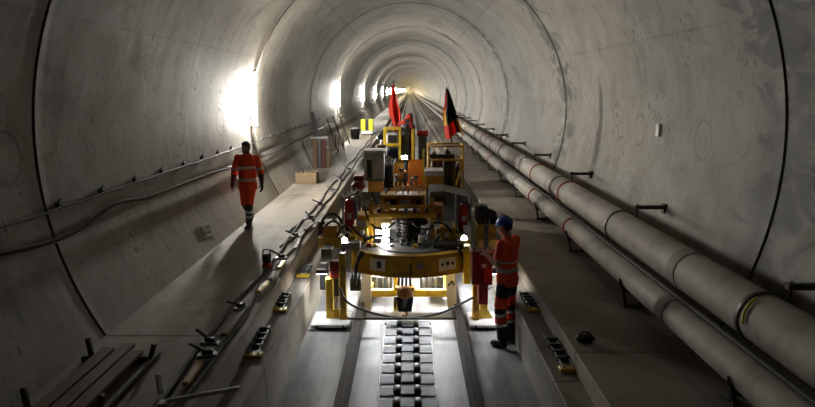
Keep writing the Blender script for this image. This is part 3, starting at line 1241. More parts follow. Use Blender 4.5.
for px, mm in ((388, WHT), (418, BLK)):
    a = at(px, 203.5, YT + .37)
    part('gauge', mm, lambda m: m.cyl((a.x, a.y, a.z), (a.x, a.y + .03, a.z), .042, n=18))
for px, h in ((386, .09), (396, .06), (403, .12), (408, .10), (419, .07)):
    a = at(px, 196, YT + .5)
    part('lever', STL, lambda m: m.cyl((a.x, a.y, ZU + .02), (a.x + .01, a.y, ZU + .03 + h), .014, n=8))

# engine under the table
xe, ze = at(409, 232, 11.5).x, 1.32
part('engine_block', BLK, lambda m: m.box((xe - .20, 11.5, 1.055), (xe + .20, 12.1, 1.50), .05))
for k in range(6):
    z = 1.14 + .055 * k
    part('cooling_fin', DST, lambda m: m.ringband((xe - .03, 11.42, z), (0, 0, 1), .10, .02, .045, 20))
part('cylinder_barrel', BLK, lambda m: m.cyl((xe - .03, 11.42, 1.08), (xe - .03, 11.42, 1.52), .11))
part('air_filter', BLK, lambda m: m.tube([(xe + .20, 11.45, 1.42), (xe + .28, 11.45, 1.42)], .10, 18))
part('exhaust_pipe', STL, lambda m: m.tube(chaikin([(xe + .05, 11.4, 1.15), (xe + .24, 11.36, 1.18), (xe + .33, 11.4, 1.30)]), .03, 10))
part('belt_guard', DGR, lambda m: m.cyl((xe - .22, 11.55, 1.28), (xe - .16, 11.55, 1.28), .15, n=20))
for k in range(4):
    x = xe - .15 + .10 * k
    part('engine_hose', RUB, lambda m: m.tube(chaikin([(x, 11.48, 1.12), (x + .02, 11.25, 1.10), (x + .03, 11.12, 1.07)]), .02, 8))

# working light standing beside the engine
a, b = at(382.5, 249, 11.25), at(388.5, 224, 11.25)
part('light_panel', GLOWP, lambda m: m.box((a.x, 11.25, 1.075), (b.x, 11.28, b.z), .004))
part('light_back', GRY, lambda m: m.box((a.x - .01, 11.281, 1.065), (b.x + .01, 11.31, b.z + .01), .004))
# bright steel post at the other table leg
pb('bright_post', WHT, 427, 228, 430.5, 250, 11.2, .04)
pb('number_board', WHT, 375, 229, 382, 239, 11.32, .02)

# yellow boxes on both flanks of the deck
for (x0, y0, x1, y1, Y, d, m_) in ((352, 228, 368, 246, 11.25, .5, YEL2), (343, 238, 356, 247, 11.05, .4, YEL2), (357, 217, 368, 228, 11.8, .4, YEL), (441, 229, 456, 245, 11.25, .5, YEL2), (432, 207, 443, 219, 12.0, .4, OCH), (456, 238, 470, 247, 11.1, .4, YEL2)):
    bxo = pb('tool_box', m_, x0, y0, x1, y1, Y, d)
    pb('box_lid', m_, x0 - .7, y0 - 1.6, x1 + .7, y0, Y - .01, d + .02, bxo)
pb('paper_pocket', WHT, 357, 221, 366, 227, 11.24, .01, bev=.002)
pb('paper_pocket', WHT, 444, 221, 453, 228, 11.24, .01, bev=.002)
pb('drip_tray', DGR, 433, 244, 463, 250, 10.85, .3)
pb('bottle_rack', STL, 341, 243, 360, 250, 10.75, .25)
pb('bottle_rack', STL, 458, 240, 468, 245, 10.8, .2)
# twin work lamps on the flanks
for px, py in ((344.5, 240), (464, 238)):
    a = at(px, py, 10.85)
    wl = part('work_lamp', BLK, lambda m: m.tube([(a.x, 10.98, a.z), (a.x, 10.90, a.z), (a.x, 10.84, a.z)], [.03, .045, .055], 18))
    part('lens', FLOOD, lambda m: m.tube([(a.x, 10.838, a.z), (a.x, 10.828, a.z)], [.045, .036], 18), wl)
# lit white side tube by the right leg
pb('side_cover', WHT, 464, 228, 471, 240, 11.05, .25)
pb('side_cover', YEL2, 463.5, 246, 471, 284, 10.6, .18)
# side arms reaching over the ledges
for pts_, m_ in ((((318, 238), (343, 248)), YEL), (((323, 226), (337, 238)), OCH)):
    (x0, y0), (x1, y1) = pts_
    pb('side_arm', m_, x0, y0, x1, y1, 11.0, .35)
pb('arm_motor', DGR, 318, 222, 331, 237, 11.3, .3)
a = at(331, 231, 11.2)
part('winch_drum', STL, lambda m: m.cyl((a.x - .1, 11.2, a.z), (a.x + .12, 11.2, a.z), .085))
part('arm_hose', RUB, lambda m: m.tube(chaikin([at(320, 226, 11.2), at(326, 214, 11.3), at(337, 214, 11.4), at(343, 224, 11.4)]), .022, 8))
part('arm_hose', RUB, lambda m: m.tube(chaikin([at(322, 229, 11.0), at(333, 219, 11.1), at(343, 228, 11.2)]), .018, 8))
pb('leg_box', DGR, 321, 249, 332, 262, 10.6, .3)
pb('leg_box', BLK, 320, 264, 327, 290, 10.75, .2)
pb('side_arm', YEL, 478, 240, 498, 249, 11.1, .35)
pb('arm_box', YEL, 477, 226, 496, 239, 11.3, .35)
pb('arm_strap', BLK, 484, 225.5, 489, 249.5, 11.05, .03)
for k, x in enumerate((479, 483, 487, 491)):
    part('arm_hose', RUB, lambda m: m.tube(chaikin([at(x, 227, 11.45), at(x + 1, 208 + k, 11.5), at(x + 4, 206 + 2 * k, 11.5), at(495 + k * .8, 224, 11.45)]), .027, 8))
pb('arm_motor', DGR, 476, 206, 488, 222, 11.7, .3)
# hoses, couplers and small fittings crowding the deck
random.seed(11)
for (x0, y0, x1, y1, sag, Y, m_) in ((352, 226, 372, 236, 5, 11.1, RUB), (360, 246, 393, 240, -7, 11.05, RUB), (420, 246, 440, 236, 4, 11.1, RUB), (430, 226, 452, 232, -6, 11.2, RUB), (440, 246, 466, 234, 5, 10.95, RUB), (337, 236, 352, 232, -8, 11.0, RUB),
                                     (371, 224, 395, 222, 6, 11.2, RUB), (412, 222, 434, 226, 5, 11.2, BLK), (372, 192, 384, 206, 6, 11.7, RUB), (364, 206, 372, 220, 5, 11.6, RUB), (425, 206, 440, 214, 7, 11.9, RUB), (344, 248, 335, 262, 5, 10.5, RUB), (456, 248, 464, 262, -4, 10.7, RUB)):
    part('hydraulic_hose', m_, lambda m: m.tube(chaikin([at(x0, y0, Y), at(x0 * .7 + x1 * .3, y0 * .7 + y1 * .3 + sag, Y - .06), at(x0 * .3 + x1 * .7, y0 * .3 + y1 * .7 + sag, Y - .03), at(x1, y1, Y + .05)]), .017, 8))
for (x, y, w_, h_, Y, m_) in ((347, 235, 5, 4, 11.0, STL), (353, 247, 6, 3, 10.95, WHT), (365, 238, 4, 6, 11.15, DST), (369, 246, 5, 4, 11.0, MAR), (392, 247, 4, 5, 11.05, STL), (415, 247, 5, 4, 11.0, YEL2), (421, 240, 5, 7, 11.15, WHT), (436, 243, 5, 5, 11.0, DST), (447, 235, 5, 5, 11.2, WHT),
                            (452, 246, 5, 3, 10.95, STL), (438, 232, 4, 5, 11.2, YEL), (375, 246, 4, 3, 11.0, YEL2), (426, 222, 4, 5, 11.4, MAR), (362, 233, 4, 5, 11.2, WHT)):
    part('fitting', m_, lambda m: m.pbox(x - w_ / 2, y - h_ / 2, x + w_ / 2, y + h_ / 2, Y, .10, .01))
# maroon control cabinet at the worker's hand
cab = pb('control_cabinet', MAR, 472, 255, 493, 285, 9.92, .28)
sx0 = at(483, 300, 10.0).x
part('cabinet_stem', MAR, lambda m: m.box((sx0 - .07, 9.97, .42), (sx0 + .07, 10.12, at(480, 285, 9.92).z)))
part('cabinet_bracket', MAR, lambda m: m.box((sx0 - .06, 10.12, .46), (sx0 + .06, 10.31, .58)))
pb('cabinet_top', MAR, 471, 252, 494.5, 255, 9.88, .34, cab)
for k, x in enumerate((475, 480, 484.5)):
    a = at(x, 252.3, 9.98)
    part('joystick', STL if k % 2 else BLK, lambda m: m.cyl((a.x, a.y, a.z - .02), (a.x + .015 * (k - 1), a.y, a.z + .075), .013, n=8), cab)
pb('white_tag', WHT, 482, 264, 486.5, 267.5, 9.905, .014, cab, .002)
pb('red_cover', RED, 484, 268, 492, 283, 9.905, .014, cab, .003)
# work lamps under the deck light the track bed; leg lamps are added fill
for sx in (-1, 1):
    lx = 1.33
    u = part('added_leg_lamp', BLK, lambda m: m.box((sx * lx - .09, 10.28, .80), (sx * lx + .09, 10.42, .86), .008))
    part('lens', FLOOD, lambda m: m.box((sx * lx - .075, 10.295, .792), (sx * lx + .075, 10.405, .7985), .001), u)
    part('added_lamp_arm', DST, lambda m: m.box((sx * 1.05, 10.33, .82), (sx * 1.25, 10.36, .85), .003))
    u = part('under_lamp', BLK, lambda m: m.box((sx * .42 - .16, 10.72, .66), (sx * .42 + .16, 10.80, .74), .008, (math.radians(-35), 0, 0)))
    part('lens', FLOODU, lambda m: m.box((sx * .42 - .14, 10.714, .67), (sx * .42 + .14, 10.719, .73), .001, (math.radians(-35), 0, 0), (sx * .42, 10.76, .70)), u)
    u = part('under_lamp', BLK, lambda m: m.box((sx * .45 - .15, 11.7, .80), (sx * .45 + .15, 11.86, .86), .008))
    part('lens', FLOODU, lambda m: m.box((sx * .45 - .13, 11.71, .794), (sx * .45 + .13, 11.85, .799), .001), u)

# dark sheet housing to the right rear
hs = [(at(430, 191, 12.6).x, 1.06), (at(430, 191, 12.6).x, at(430, 192, 12.6).z), (at(444, 191, 12.6).x, at(444, 191, 12.6).z), (at(468, 197, 12.6).x, at(468, 197, 12.6).z), (at(468, 197, 12.6).x, 1.3), (at(458, 215, 12.6).x, 1.06)]
part('motor_housing', DGR, lambda m: m.prism(hs, 'y', 12.6, 13.6))
pb('louvre', BLK, 434, 196, 446, 206, 12.58, .03)
# frames holding the extinguishers
for x0, x1, Y in ((344, 355.5, 11.35), (457, 470, 11.35)):
    a, b = at(x0, 232, Y), at(x1, 196, Y)
    part('cradle', PAD, lambda m: m.box((a.x - .025, Y, 1.05), (a.x - .005, Y + .18, b.z)))
    part('cradle', PAD, lambda m: m.box((b.x + .005, Y, 1.05), (b.x + .025, Y + .18, b.z)))
    part('cradle_shelf', PAD, lambda m: m.box((a.x - .03, Y, a.z - .03), (b.x + .03, Y + .22, a.z)))
part('cradle_roof', WOODL, lambda m: m.bar(at(342, 199, 11.3), at(354, 193, 11.5), .10, .025))


def extinguisher(x, Y, z, h, r, l):
    t = thing('fire_extinguisher', l, 'extinguisher', (x, Y, z), 'extinguishers on the gantry')
    part('cylinder', RED, lambda m: m.tube([(x, Y, z + .001), (x, Y, z + .02), (x, Y, z + h * .78), (x, Y, z + h * .86), (x, Y, z + h * .9)], [r * .9, r, r, r * .7, r * .3], 20), t)
    part('valve', BLK, lambda m: m.box((x - .025, Y - .03, z + h * .9), (x + .025, Y + .03, z + h * .97)), t)
    part('handle', BLK, lambda m: m.bar((x, Y - .08, z + h * .985), (x, Y + .03, z + h * .96), .025, .014), t)
    part('hose', RUB, lambda m: m.tube(chaikin([(x + .02, Y - .03, z + h * .92), (x + r, Y - .03, z + h * .9), (x + r + .012, Y - .02, z + h * .6), (x + r + .012, Y, z + h * .3)]), .011, 8), t)
    part('label_sticker', WHT, lambda m: m.prism([(x - .035, z + h * .34), (x + .035, z + h * .34), (x + .035, z + h * .5), (x - .035, z + h * .5)], 'y', Y - r - .003, Y - r + .012), t)


a = at(349.8, 231, 11.45)
extinguisher(a.x, 11.46, a.z + .006, .60, .078, 'red fire extinguisher in a cradle on the gantry side nearer the walking person')
a = at(463.3, 231, 11.45)
extinguisher(a.x, 11.46, a.z + .006, .52, .082, 'red fire extinguisher on the gantry, on the side nearer the blue-helmeted worker')

# ------------------------------------------------------------------ power pack wagon behind
PK = thing('power_wagon', 'power pack wagon with grey cabinet and orange panels behind the gantry', 'wagon', (0, 15, 0))
part('chassis', YEL, lambda m: m.box((-1.0, 13.65, 1.0), (1.05, 17.2, 1.12)), PK)
part('front_step', YEL, lambda m: m.box((-1.05, 12.95, 1.0), (-.35, 13.645, 1.12)), PK)
for sx in (-1, 1):
    for y in (13.6, 16.4):
        wh = part('wheel', DST, lambda m: m.cyl((sx * .775 - .05, y, .345), (sx * .775 + .05, y, .345), .20, n=24), PK)
        part('axle_box', BLK, lambda m: m.box((sx * .9 - .03, y - .1, .25), (sx * .9 + .06, y + .1, .45)), PK)
        part('strut', YEL, lambda m: m.box((sx * .93 - .04, y - .06, .45), (sx * .93 + .04, y + .06, 1.0)), PK)


def wp_(name, m_, x0, y0, x1, y1, Y, d, par=None, bev=.008):
    return pb(name, m_, x0, y0, x1, y1, Y, d, par or PK, bev)


cb = wp_('cabinet', GRY, 364, 153, 384, 181, 13.6, .55, None, .015)
wp_('cabinet_roof', WHT, 363, 150.5, 385, 153, 13.57, .62, cb)
wp_('cabinet_window', BLK, 367, 160, 371.5, 178, 13.585, .02, cb)
wp_('cabinet_door', GRY, 373.5, 156, 382.5, 179, 13.58, .02, cb)
wp_('lower_box', OCH, 368, 181.5, 383, 192, 13.5, .6)
wp_('stand_box', DGR, 362, 192, 386, 212, 13.55, .7)
wp_('pump_cover', MAR, 354, 176, 363, 186, 13.3, .3)
a = at(358, 186, 13.2)
part('red_pump', MAR, lambda m: m.ball((a.x, 13.2, a.z), (.14, .14, .10), 18), PK)
part('pump_inlet', STL, lambda m: m.cyl(at(356, 191, 13.1), at(354, 187, 13.1), .055), PK)
part('pump_post', DGR, lambda m: m.box((a.x - .05, 13.2, 1.12), (a.x + .05, 13.3, a.z)), PK)
# orange box of sheets open at the front
for x0, x1, m_ in ((392.5, 404, OCH), (408, 422.5, ORG)):
    wp_('orange_panel', m_, x0, 159.5, x1, 184 if m_ is ORG else 178, 14.3, .03)
wp_('box_back', DGR, 391, 162, 424, 186, 14.75, .05)
wp_('corner_post', YEL2, 422.5, 149, 424.8, 190, 14.25, .06)
wp_('corner_post', YEL2, 391.2, 158, 392.6, 184, 14.25, .06)
wp_('bench', OCH, 390, 186, 425, 192, 14.1, .7)
wp_('bench_leg', DGR, 392, 192, 423, 208, 14.3, .4)
for k, (x, y0, y1) in enumerate(((396, 176, 187), (400, 170, 187), (405, 172, 187), (411, 179, 187), (416, 177, 187))):
    a, b = at(x, y1, 14.15), at(x + (k % 2), y0, 14.15)
    part('valve_stem', (STL, BRASS, DST)[k % 3], lambda m: m.cyl(a, b, .03), PK)
    part('valve_head', (STL, BLK, BRASS)[k % 3], lambda m: m.ball(b, (.045, .045, .04), 12), PK)
for k in range(4):
    part('hose', RUB, lambda m: m.tube(chaikin([at(386 + 2 * k, 188, 14.0), at(385 + 2 * k, 172 - 2 * k, 13.9), at(390 + 2 * k, 160 - k, 14.3), at(394 + 2 * k, 168, 14.5)]), .028, 8), PK)
lamp_p = at(404.5, 157.5, 14.2)
ml = part('mast_lamp', BLK, lambda m: m.box((lamp_p.x - .07, 14.2, lamp_p.z - .05), (lamp_p.x + .07, 14.28, lamp_p.z + .05), .01), PK)
part('lens', FLOOD, lambda m: m.box((lamp_p.x - .055, 14.19, lamp_p.z - .038), (lamp_p.x + .055, 14.198, lamp_p.z + .038), .003), ml)
part('lamp_post', DST, lambda m: m.cyl((lamp_p.x, 14.3, 1.12), (lamp_p.x, 14.3, lamp_p.z), .02), PK)
# dark blue motor with white crossed pipe
a = at(392.5, 152, 15.2)
part('motor', DBLUE, lambda m: m.cyl((a.x - .12, 15.2, a.z - .03), (a.x + .12, 15.2, a.z - .03), .13, n=20), PK)
part('motor_mount', DBLUE, lambda m: m.box((a.x - .14, 15.1, 1.12), (a.x + .08, 15.4, a.z - .1)), PK)
part('slanted_pipe', PAD, lambda m: m.bar(at(383, 166, 14.6), at(390, 157, 14.9), .05), PK)
part('slanted_pipe', PAD, lambda m: m.bar(at(384, 158, 14.6), at(391, 167, 14.9), .045), PK)
part('brown_drum', RST, lambda m: m.cyl((at(381, 150, 15.4).x, 15.4, 1.5), (at(381, 150, 15.4).x, 15.4, at(381, 145, 15.4).z), .12), PK)
part('drum_stand', DGR, lambda m: m.box((at(381, 150, 15.4).x - .1, 15.3, 1.12), (at(381, 150, 15.4).x + .1, 15.5, 1.5)), PK)
# white topped box
wb = wp_('battery_box', OCH, 425.5, 176.5, 443.5, 188, 13.9, .6)
wp_('box_lid', WHT, 425, 171, 444, 176.5, 13.88, .65, wb)
wp_('box_stand', DGR, 426, 188, 446, 206, 14.0, .55)
# tubular cage with valves
YC = 15.2


def cg(p0, p1, r=.022, m_=YEL):
    part('cage_tube', m_, lambda m: m.cyl(p0, p1, r, n=10), PK)


for dy in (0, .8):
    cg(at(429, 146.5, YC) + Vector((0, dy, 0)), at(463.5, 146.5, YC) + Vector((0, dy, 0)))
    cg(at(429, 160, YC) + Vector((0, dy, 0)), at(463.5, 160, YC) + Vector((0, dy, 0)))
    for px in (429, 463.5):
        a = at(px, 146.5, YC)
        cg((a.x, YC + dy, 1.1), (a.x, YC + dy, a.z))
    cg(at(463.5, 161, YC) + Vector((0, dy, 0)), at(456, 186, YC) + Vector((0, dy, 0)))
for px in (429, 463.5):
    for py in (146.5, 160):
        a = at(px, py, YC)
        cg((a.x, YC, a.z), (a.x, YC + .8, a.z))
part('cage_floor', DGR, lambda m: m.box((at(429, 180, YC).x, YC - .05, 1.12), (at(464, 180, YC).x, YC + .9, 1.2)), PK)
for k, (px, y0, y1, r) in enumerate(((434, 176, 152, .07), (440, 178, 156, .06), (447, 176, 150, .08), (453, 178, 158, .06), (458, 178, 165, .05))):
    a, b = at(px, y1, YC + .35), at(px, y0, YC + .35)
    part('pressure_bottle', (RST, MAR, BLK, RST, DST)[k], lambda m: m.tube([(b.x, YC + .35, 1.2), (b.x, YC + .35, a.z - .06), (a.x, YC + .35, a.z)], [r, r, r * .4], 16), PK)
    part('bottle_valve', BRASS, lambda m: m.cyl((a.x, YC + .35, a.z - .01), (a.x, YC + .35, a.z + .06), .02), PK)
part('valve_beam', DST, lambda m: m.box((at(430, 158, YC).x, YC + .15, at(430, 159, YC).z), (at(455, 158, YC).x, YC + .24, at(430, 155, YC).z)), PK)

# ------------------------------------------------------------------ rear crane wagon
CR = thing('crane_wagon', 'crane wagon with folded red arms and a yellow cab frame, rearmost on the track', 'wagon', (0, 20, 0))


def cp(name, m_, fn, par=None):
    return part(name, m_, fn, par or CR)


cp('chassis', DGR, lambda m: m.box((-1.0, 17.6, 1.0), (1.0, 24.5, 1.15)))
for sx in (-1, 1):
    for y in (18.4, 23.6):
        cp('wheel', DST, lambda m: m.cyl((sx * .775 - .05, y, .345), (sx * .775 + .05, y, .345), .20, n=24))
        cp('strut', DGR, lambda m: m.box((sx * .93 - .04, y - .06, .3), (sx * .93 + .04, y + .06, 1.0)))
YK = 18.6
for px in (384.5, 400):
    for dy in (0, .8):
        a = at(px, 129, YK)
        cp('cab_post', YEL2, lambda m: m.box((a.x - .03, YK + dy, 1.15), (a.x + .03, YK + dy + .06, a.z)))
for py in (129, 145):
    a, b = at(384.5, py, YK), at(400, py, YK)
    cp('cab_rail', YEL2, lambda m: m.box((a.x - .03, YK - .02, a.z - .03), (b.x + .03, YK + .88, a.z + .03)))
a, b = at(386, 144, YK), at(398.5, 131, YK)
cp('cab_body', GRY, lambda m: m.box((a.x, YK + .2, 1.15), (b.x, YK + .75, b.z - .08), .03))
cp('cab_window', BLK, lambda m: m.box((a.x + .05, YK + .18, b.z - .32), (b.x - .05, YK + .199, b.z - .12), .003))
cp('mast', YEL2, lambda m: m.box((at(413, 150, 18.3).x - .035, 18.3, 1.1), (at(413, 150, 18.3).x + .035, 18.4, at(413, 129, 18.3).z)))
cp('column', DGR, lambda m: m.cyl((at(405, 140, 19).x, 19, 1.15), (at(405, 140, 19).x, 19, at(405, 124, 19).z), .11))
e1 = [at(398.5, 127, 19.4), at(407, 121, 19.4), at(410.5, 115.5, 19.6), at(411.5, 128, 19.8)]
cp('crane_arm', RED, lambda m: m.bar(e1[0], e1[1], .13, .15))
cp('crane_arm', RED, lambda m: m.bar(e1[1], e1[2], .13, .15))
cp('crane_arm', MAR, lambda m: m.bar(e1[2], e1[3], .11, .15))
cp('crane_post', MAR, lambda m: m.box((e1[3].x - .10, 19.7, 1.15), (e1[3].x + .10, 19.95, e1[3].z + .08)))
for p in e1[1:3]:
    cp('arm_joint', BLK, lambda m: m.cyl(p - Vector((0, .10, 0)), p + Vector((0, .10, 0)), .07))
cp('crane_base', MAR, lambda m: m.box((e1[0].x - .12, 19.25, 1.15), (e1[0].x + .12, 19.55, e1[0].z + .06)))
a, b = at(417, 136, 19.2), at(428, 131, 19.2)
cp('red_drum', RED, lambda m: m.tube([(a.x, 19.2, (a.z + b.z) / 2), (b.x, 19.2, (a.z + b.z) / 2)], .085, 18))
cp('drum_stand', DGR, lambda m: m.box((a.x + .04, 19.1, 1.15), (b.x - .04, 19.3, (a.z + b.z) / 2 - .08)))
for k in range(3):
    cp('hose_reel', (MAR, RST, DST)[k], lambda m: m.cyl((at(373 + 4 * k, 140, 18).x, 18.0, 1.75 + .12 * k), (at(373 + 4 * k, 140, 18).x + .1, 18.0, 1.75 + .12 * k), .16, n=20))
    cp('reel_stand', DGR, lambda m: m.box((at(373 + 4 * k, 140, 18).x + .02, 17.95, 1.15), (at(373 + 4 * k, 140, 18).x + .08, 18.05, 1.75 + .12 * k)))


# flood lamp on the wagon's rear corner, turned to the walkway behind the bins
fl = cp('flood_lamp', BLK, lambda m: m.box((-1.10, 24.2, 1.85), (-.90, 24.32, 2.0), .01, (math.radians(25), 0, math.radians(215))))
cp('lens', FLOODU, lambda m: m.box((-1.085, 24.185, 1.865), (-.915, 24.195, 1.985), .002, (math.radians(25), 0, math.radians(215)), (-1.0, 24.26, 1.925)), fl)
cp('lamp_post', DST, lambda m: m.cyl((-.98, 24.3, 1.1), (-.98, 24.3, 1.87), .025))


# ------------------------------------------------------------------ flags
def flag(Y, tip, foot, outline, cmap, mats, label, zfoot):
    """flag drooping from a slanted pole: outline gives, per row, the left and right pixel of the cloth"""
    t0, f0 = at(*tip, Y), at(*foot, Y)
    f0.z = zfoot
    t = thing('flag', label, 'flag', (f0.x, Y, zfoot))
    part('pole', DST, lambda m: m.cyl(f0, t0, .014, n=8), t)
    NU, NV = 26, 30
    fm = {}
    for side in (0, 1):
        pass
    b2 = bmesh.new()
    grid = []
    for j in range(NV + 1):
        v = j / NV
        q = v * (len(outline) - 1)
        i = min(int(q), len(outline) - 2)
        fr = q - i
        y = outline[i][0] * (1 - fr) + outline[i + 1][0] * fr
        xl = outline[i][1] * (1 - fr) + outline[i + 1][1] * fr
        xr = outline[i][2] * (1 - fr) + outline[i + 1][2] * fr
        row = []
        for k in range(NU + 1):
            u = k / NU
            dep = (.03 + .10 * v) * math.sin(u * 3.2 * PI + v * 2.1) - .03
            p = at(xl + (xr - xl) * u, y + 3.5 * v * math.sin(u * PI * 1.7 + 1.0), Y + dep)
            row.append(b2.verts.new(p))
        grid.append(row)
    for j in range(NV):
        for k in range(NU):
            f = b2.faces.new((grid[j][k], grid[j][k + 1], grid[j + 1][k + 1], grid[j + 1][k]))
            f.material_index = cmap((k + .5) / NU, (j + .5) / NV)
            f.smooth = True
    r = bmesh.ops.solidify(b2, geom=list(b2.faces), thickness=.006)
    mb = MB()
    mb.bm.free()
    mb.bm = b2
    mb.build('cloth', mats, t)
    return t


flag(16.0, (446.5, 87), (452, 146), [(89, 445.5, 448.5), (100, 445, 452.5), (112, 442.5, 456), (124, 443.5, 460), (136, 445.5, 464)],
     lambda u, v: (1 if v < .42 or v > .72 else 2) if u < .22 else ((2 if v < .96 else 1) if u > .80 and v > .66 else (1 if (v > .74 and u < .60) else 0)), [FBLK, FRED, FGOLD],
     'black, red and gold flag drooping from a pole above the yellow cage', at(450, 146.5, YC).z)
flag(20.5, (393, 82), (396, 132), [(84, 392, 394), (94, 390.5, 395.5), (104, 388.5, 398), (112, 389, 401), (124, 394, 401)],
     lambda u, v: 0, [FRED], 'red flag drooping from a pole above the crane wagon', 1.15)

# ------------------------------------------------------------------ row of roller plates between the rails
RC = thing('roller_tray', 'row of steel plates and black rollers lined up between the rails', 'tray', (0, 9, 0))
XC = onz(407, 380, .08).x
y = 6.6
k = 0
while y < 10.0:
    for x0, x1, nm, z in ((-.325, -.15, 'side_plate', .075), (.16, .335, 'side_plate', .075), (-.075, .085, 'center_plate', .10)):
        part(nm, PAD, lambda m: m.box((XC + x0, y, z - .02), (XC + x1, y + .235, z), .012), RC)
    for x in (-.112, .122):
        part('roller', BLK, lambda m: m.tube([(XC + x, y + .04, .075), (XC + x, y + .07, .075), (XC + x, y + .20, .075), (XC + x, y + .23, .075)], [.028, .05, .05, .028], 14), RC)
    part('cross_bar', DST, lambda m: m.box((XC - .345, y + .235, .03), (XC + .355, y + .33, .065), .004), RC)
    y += .335
for x in (-.33, .34):
    part('runner', DST, lambda m: m.box((XC + x - .02, 6.55, 0), (XC + x + .02, 10.0, .07), .004), RC)
part('runner', DST, lambda m: m.box((XC - .05, 6.55, 0), (XC + .06, 10.0, .03), .004), RC)
part('end_coupler', DST, lambda m: m.box((XC - .10, 10.0, .03), (XC + .11, 10.14, .11), .01), RC)
# ================================================================== PEOPLE


def remesh(mb, name, mat, parent, voxel, smooth=4, world=None):
    """union of the overlapping lumps as one continuous skin"""
    me = bpy.data.meshes.new(name)
    mb.bm.to_mesh(me)
    mb.bm.free()
    o = bpy.data.objects.new(name, me)
    COL.objects.link(o)
    r = o.modifiers.new('r', 'REMESH')
    r.mode = 'VOXEL'
    r.voxel_size = voxel
    s = o.modifiers.new('s', 'SMOOTH')
    s.factor = .5
    s.iterations = smooth
    bpy.context.view_layer.update()
    ev = o.evaluated_get(bpy.context.evaluated_depsgraph_get())
    m2 = bpy.data.meshes.new_from_object(ev)
    m2.name = name
    o.modifiers.clear()
    o.data = m2
    bpy.data.meshes.remove(me)
    for p in m2.polygons:
        p.use_smooth = True
    m2.materials.clear()
    m2.materials.append(mat)
    o.parent = parent
    OFF[o] = Vector((0, 0, 0))
    return o


def loft(m, rings, n=28):
    """rings of (centre, half width x, half depth y)"""
    b2 = bmesh.new()
    rr = []
    for c, rx, ry in rings:
        c = Vector(c)
        rr.append([b2.verts.new(c + Vector((rx * math.cos(2 * PI * k / n), ry * math.sin(2 * PI * k / n), 0))) for k in range(n)])
    for a, c in zip(rr, rr[1:]):
        for k in range(n):
            b2.faces.new((a[k], a[(k + 1) % n], c[(k + 1) % n], c[k])).smooth = True
    b2.faces.new(rr[0][::-1])
    b2.faces.new(rr[-1])
    bmesh.ops.recalc_face_normals(b2, faces=b2.faces)
    m.merge(b2)


def limb(m, pts, rs):
    m.tube(pts, rs, 14)
    for p, r in zip(pts, rs):
        m.ball(p, r * .995, 12)


def hand(m, wrist, d, side, palm_dn, s=1.0, curl=.5):
    """palm, four unequal bent fingers and a thumb; d points along the hand, side to the thumb"""
    d, side = Vector(d).normalized(), Vector(side).normalized()
    side = (side - d * side.dot(d)).normalized()
    nrm = Vector(palm_dn).normalized()
    w = Vector(wrist)
    for k in range(4):
        a = w + d * .012 + side * (.026 - .0165 * k) * .9
        b = w + d * .088 * s + side * (.030 - .020 * k)
        m.tube([a, b], [.0145, .0115], 8)
        m.ball(b, .0115, 8)
        L = (.070, .080, .074, .058)[k] * s
        p = b
        dd = d
        for j, f in enumerate((.45, .32, .23)):
            dd = (dd * math.cos(curl) + nrm * math.sin(curl)).normalized()
            q = p + dd * L * f
            m.tube([p, q], [.0100 - .001 * j, .0092 - .001 * j], 8)
            m.ball(q, .0092 - .001 * j, 8)
            p = q
    a = w + d * .025 + side * .024
    b = a + (d * .6 + side * .75 + nrm * .25).normalized() * .042
    c = b + (d * .9 + side * .25 + nrm * .4).normalized() * .032
    e = c + (d * .95 + nrm * .45).normalized() * .026
    m.tube([a, b, c, e], [.015, .0125, .0105, .0085], 8)
    m.ball(e, .0085, 8)


def head(m, c, fwd, up=Vector((0, 0, 1)), s=1.0):
    """skull, jaw, nose, brows, lips and ears round the head centre"""
    f = Vector(fwd).normalized()
    r = f.cross(up).normalized()
    u = r.cross(f)
    M = Matrix((r, f, u)).transposed()
    e = M.to_euler()

    def P(x, y, z):
        return Vector(c) + M @ Vector((x, y, z)) * s
    m.ball(P(0, -.012, .030), (.075 * s, .094 * s, .088 * s), 20, e)
    m.ball(P(0, .028, -.030), (.060 * s, .064 * s, .078 * s), 18, e)
    m.ball(P(0, .058, -.085), (.030 * s, .026 * s, .024 * s), 12, e)
    for x in (-1, 1):
        m.ball(P(x * .044, .05, -.028), (.022 * s, .022 * s, .022 * s), 12)
        m.ball(P(x * .030, .076, .022), (.026 * s, .012 * s, .009 * s), 10, e)
        m.ball(P(x * .074, -.010, -.012), (.010 * s, .021 * s, .031 * s), 12, e)
    m.tube([P(0, .082, .012), P(0, .104, -.022), P(0, .100, -.034)], [.010 * s, .015 * s, .012 * s], 10)
    m.ball(P(0, .094, -.032), (.019 * s, .013 * s, .011 * s), 10, e)
    m.ball(P(0, .082, -.060), (.025 * s, .011 * s, .006 * s), 10, e)
    m.ball(P(0, .080, -.070), (.022 * s, .011 * s, .006 * s), 10, e)
    return P, M, e


def ring_band(m, pts, rs):
    m.tube(pts, rs, 22)


def torso_band(m, c, rx, ry, h, tilt=(0, 0, 0)):
    """band of tape closed round an oval trunk"""
    n = 36
    b2 = bmesh.new()
    prof = [(0, -h / 2), (.006, -h / 2), (.006, h / 2), (0, h / 2)]
    R = Euler(tilt).to_matrix()
    rr = []
    for i in range(n):
        a = 2 * PI * i / n
        rr.append([b2.verts.new(Vector(c) + R @ Vector(((rx + p) * math.cos(a), (ry + p) * math.sin(a), z))) for p, z in prof])
    for i in range(n):
        A, B = rr[i], rr[(i + 1) % n]
        for k in range(4):
            b2.faces.new((A[k], A[(k + 1) % 4], B[(k + 1) % 4], B[k])).smooth = k == 1
    bmesh.ops.recalc_face_normals(b2, faces=b2.faces)
    m.merge(b2)


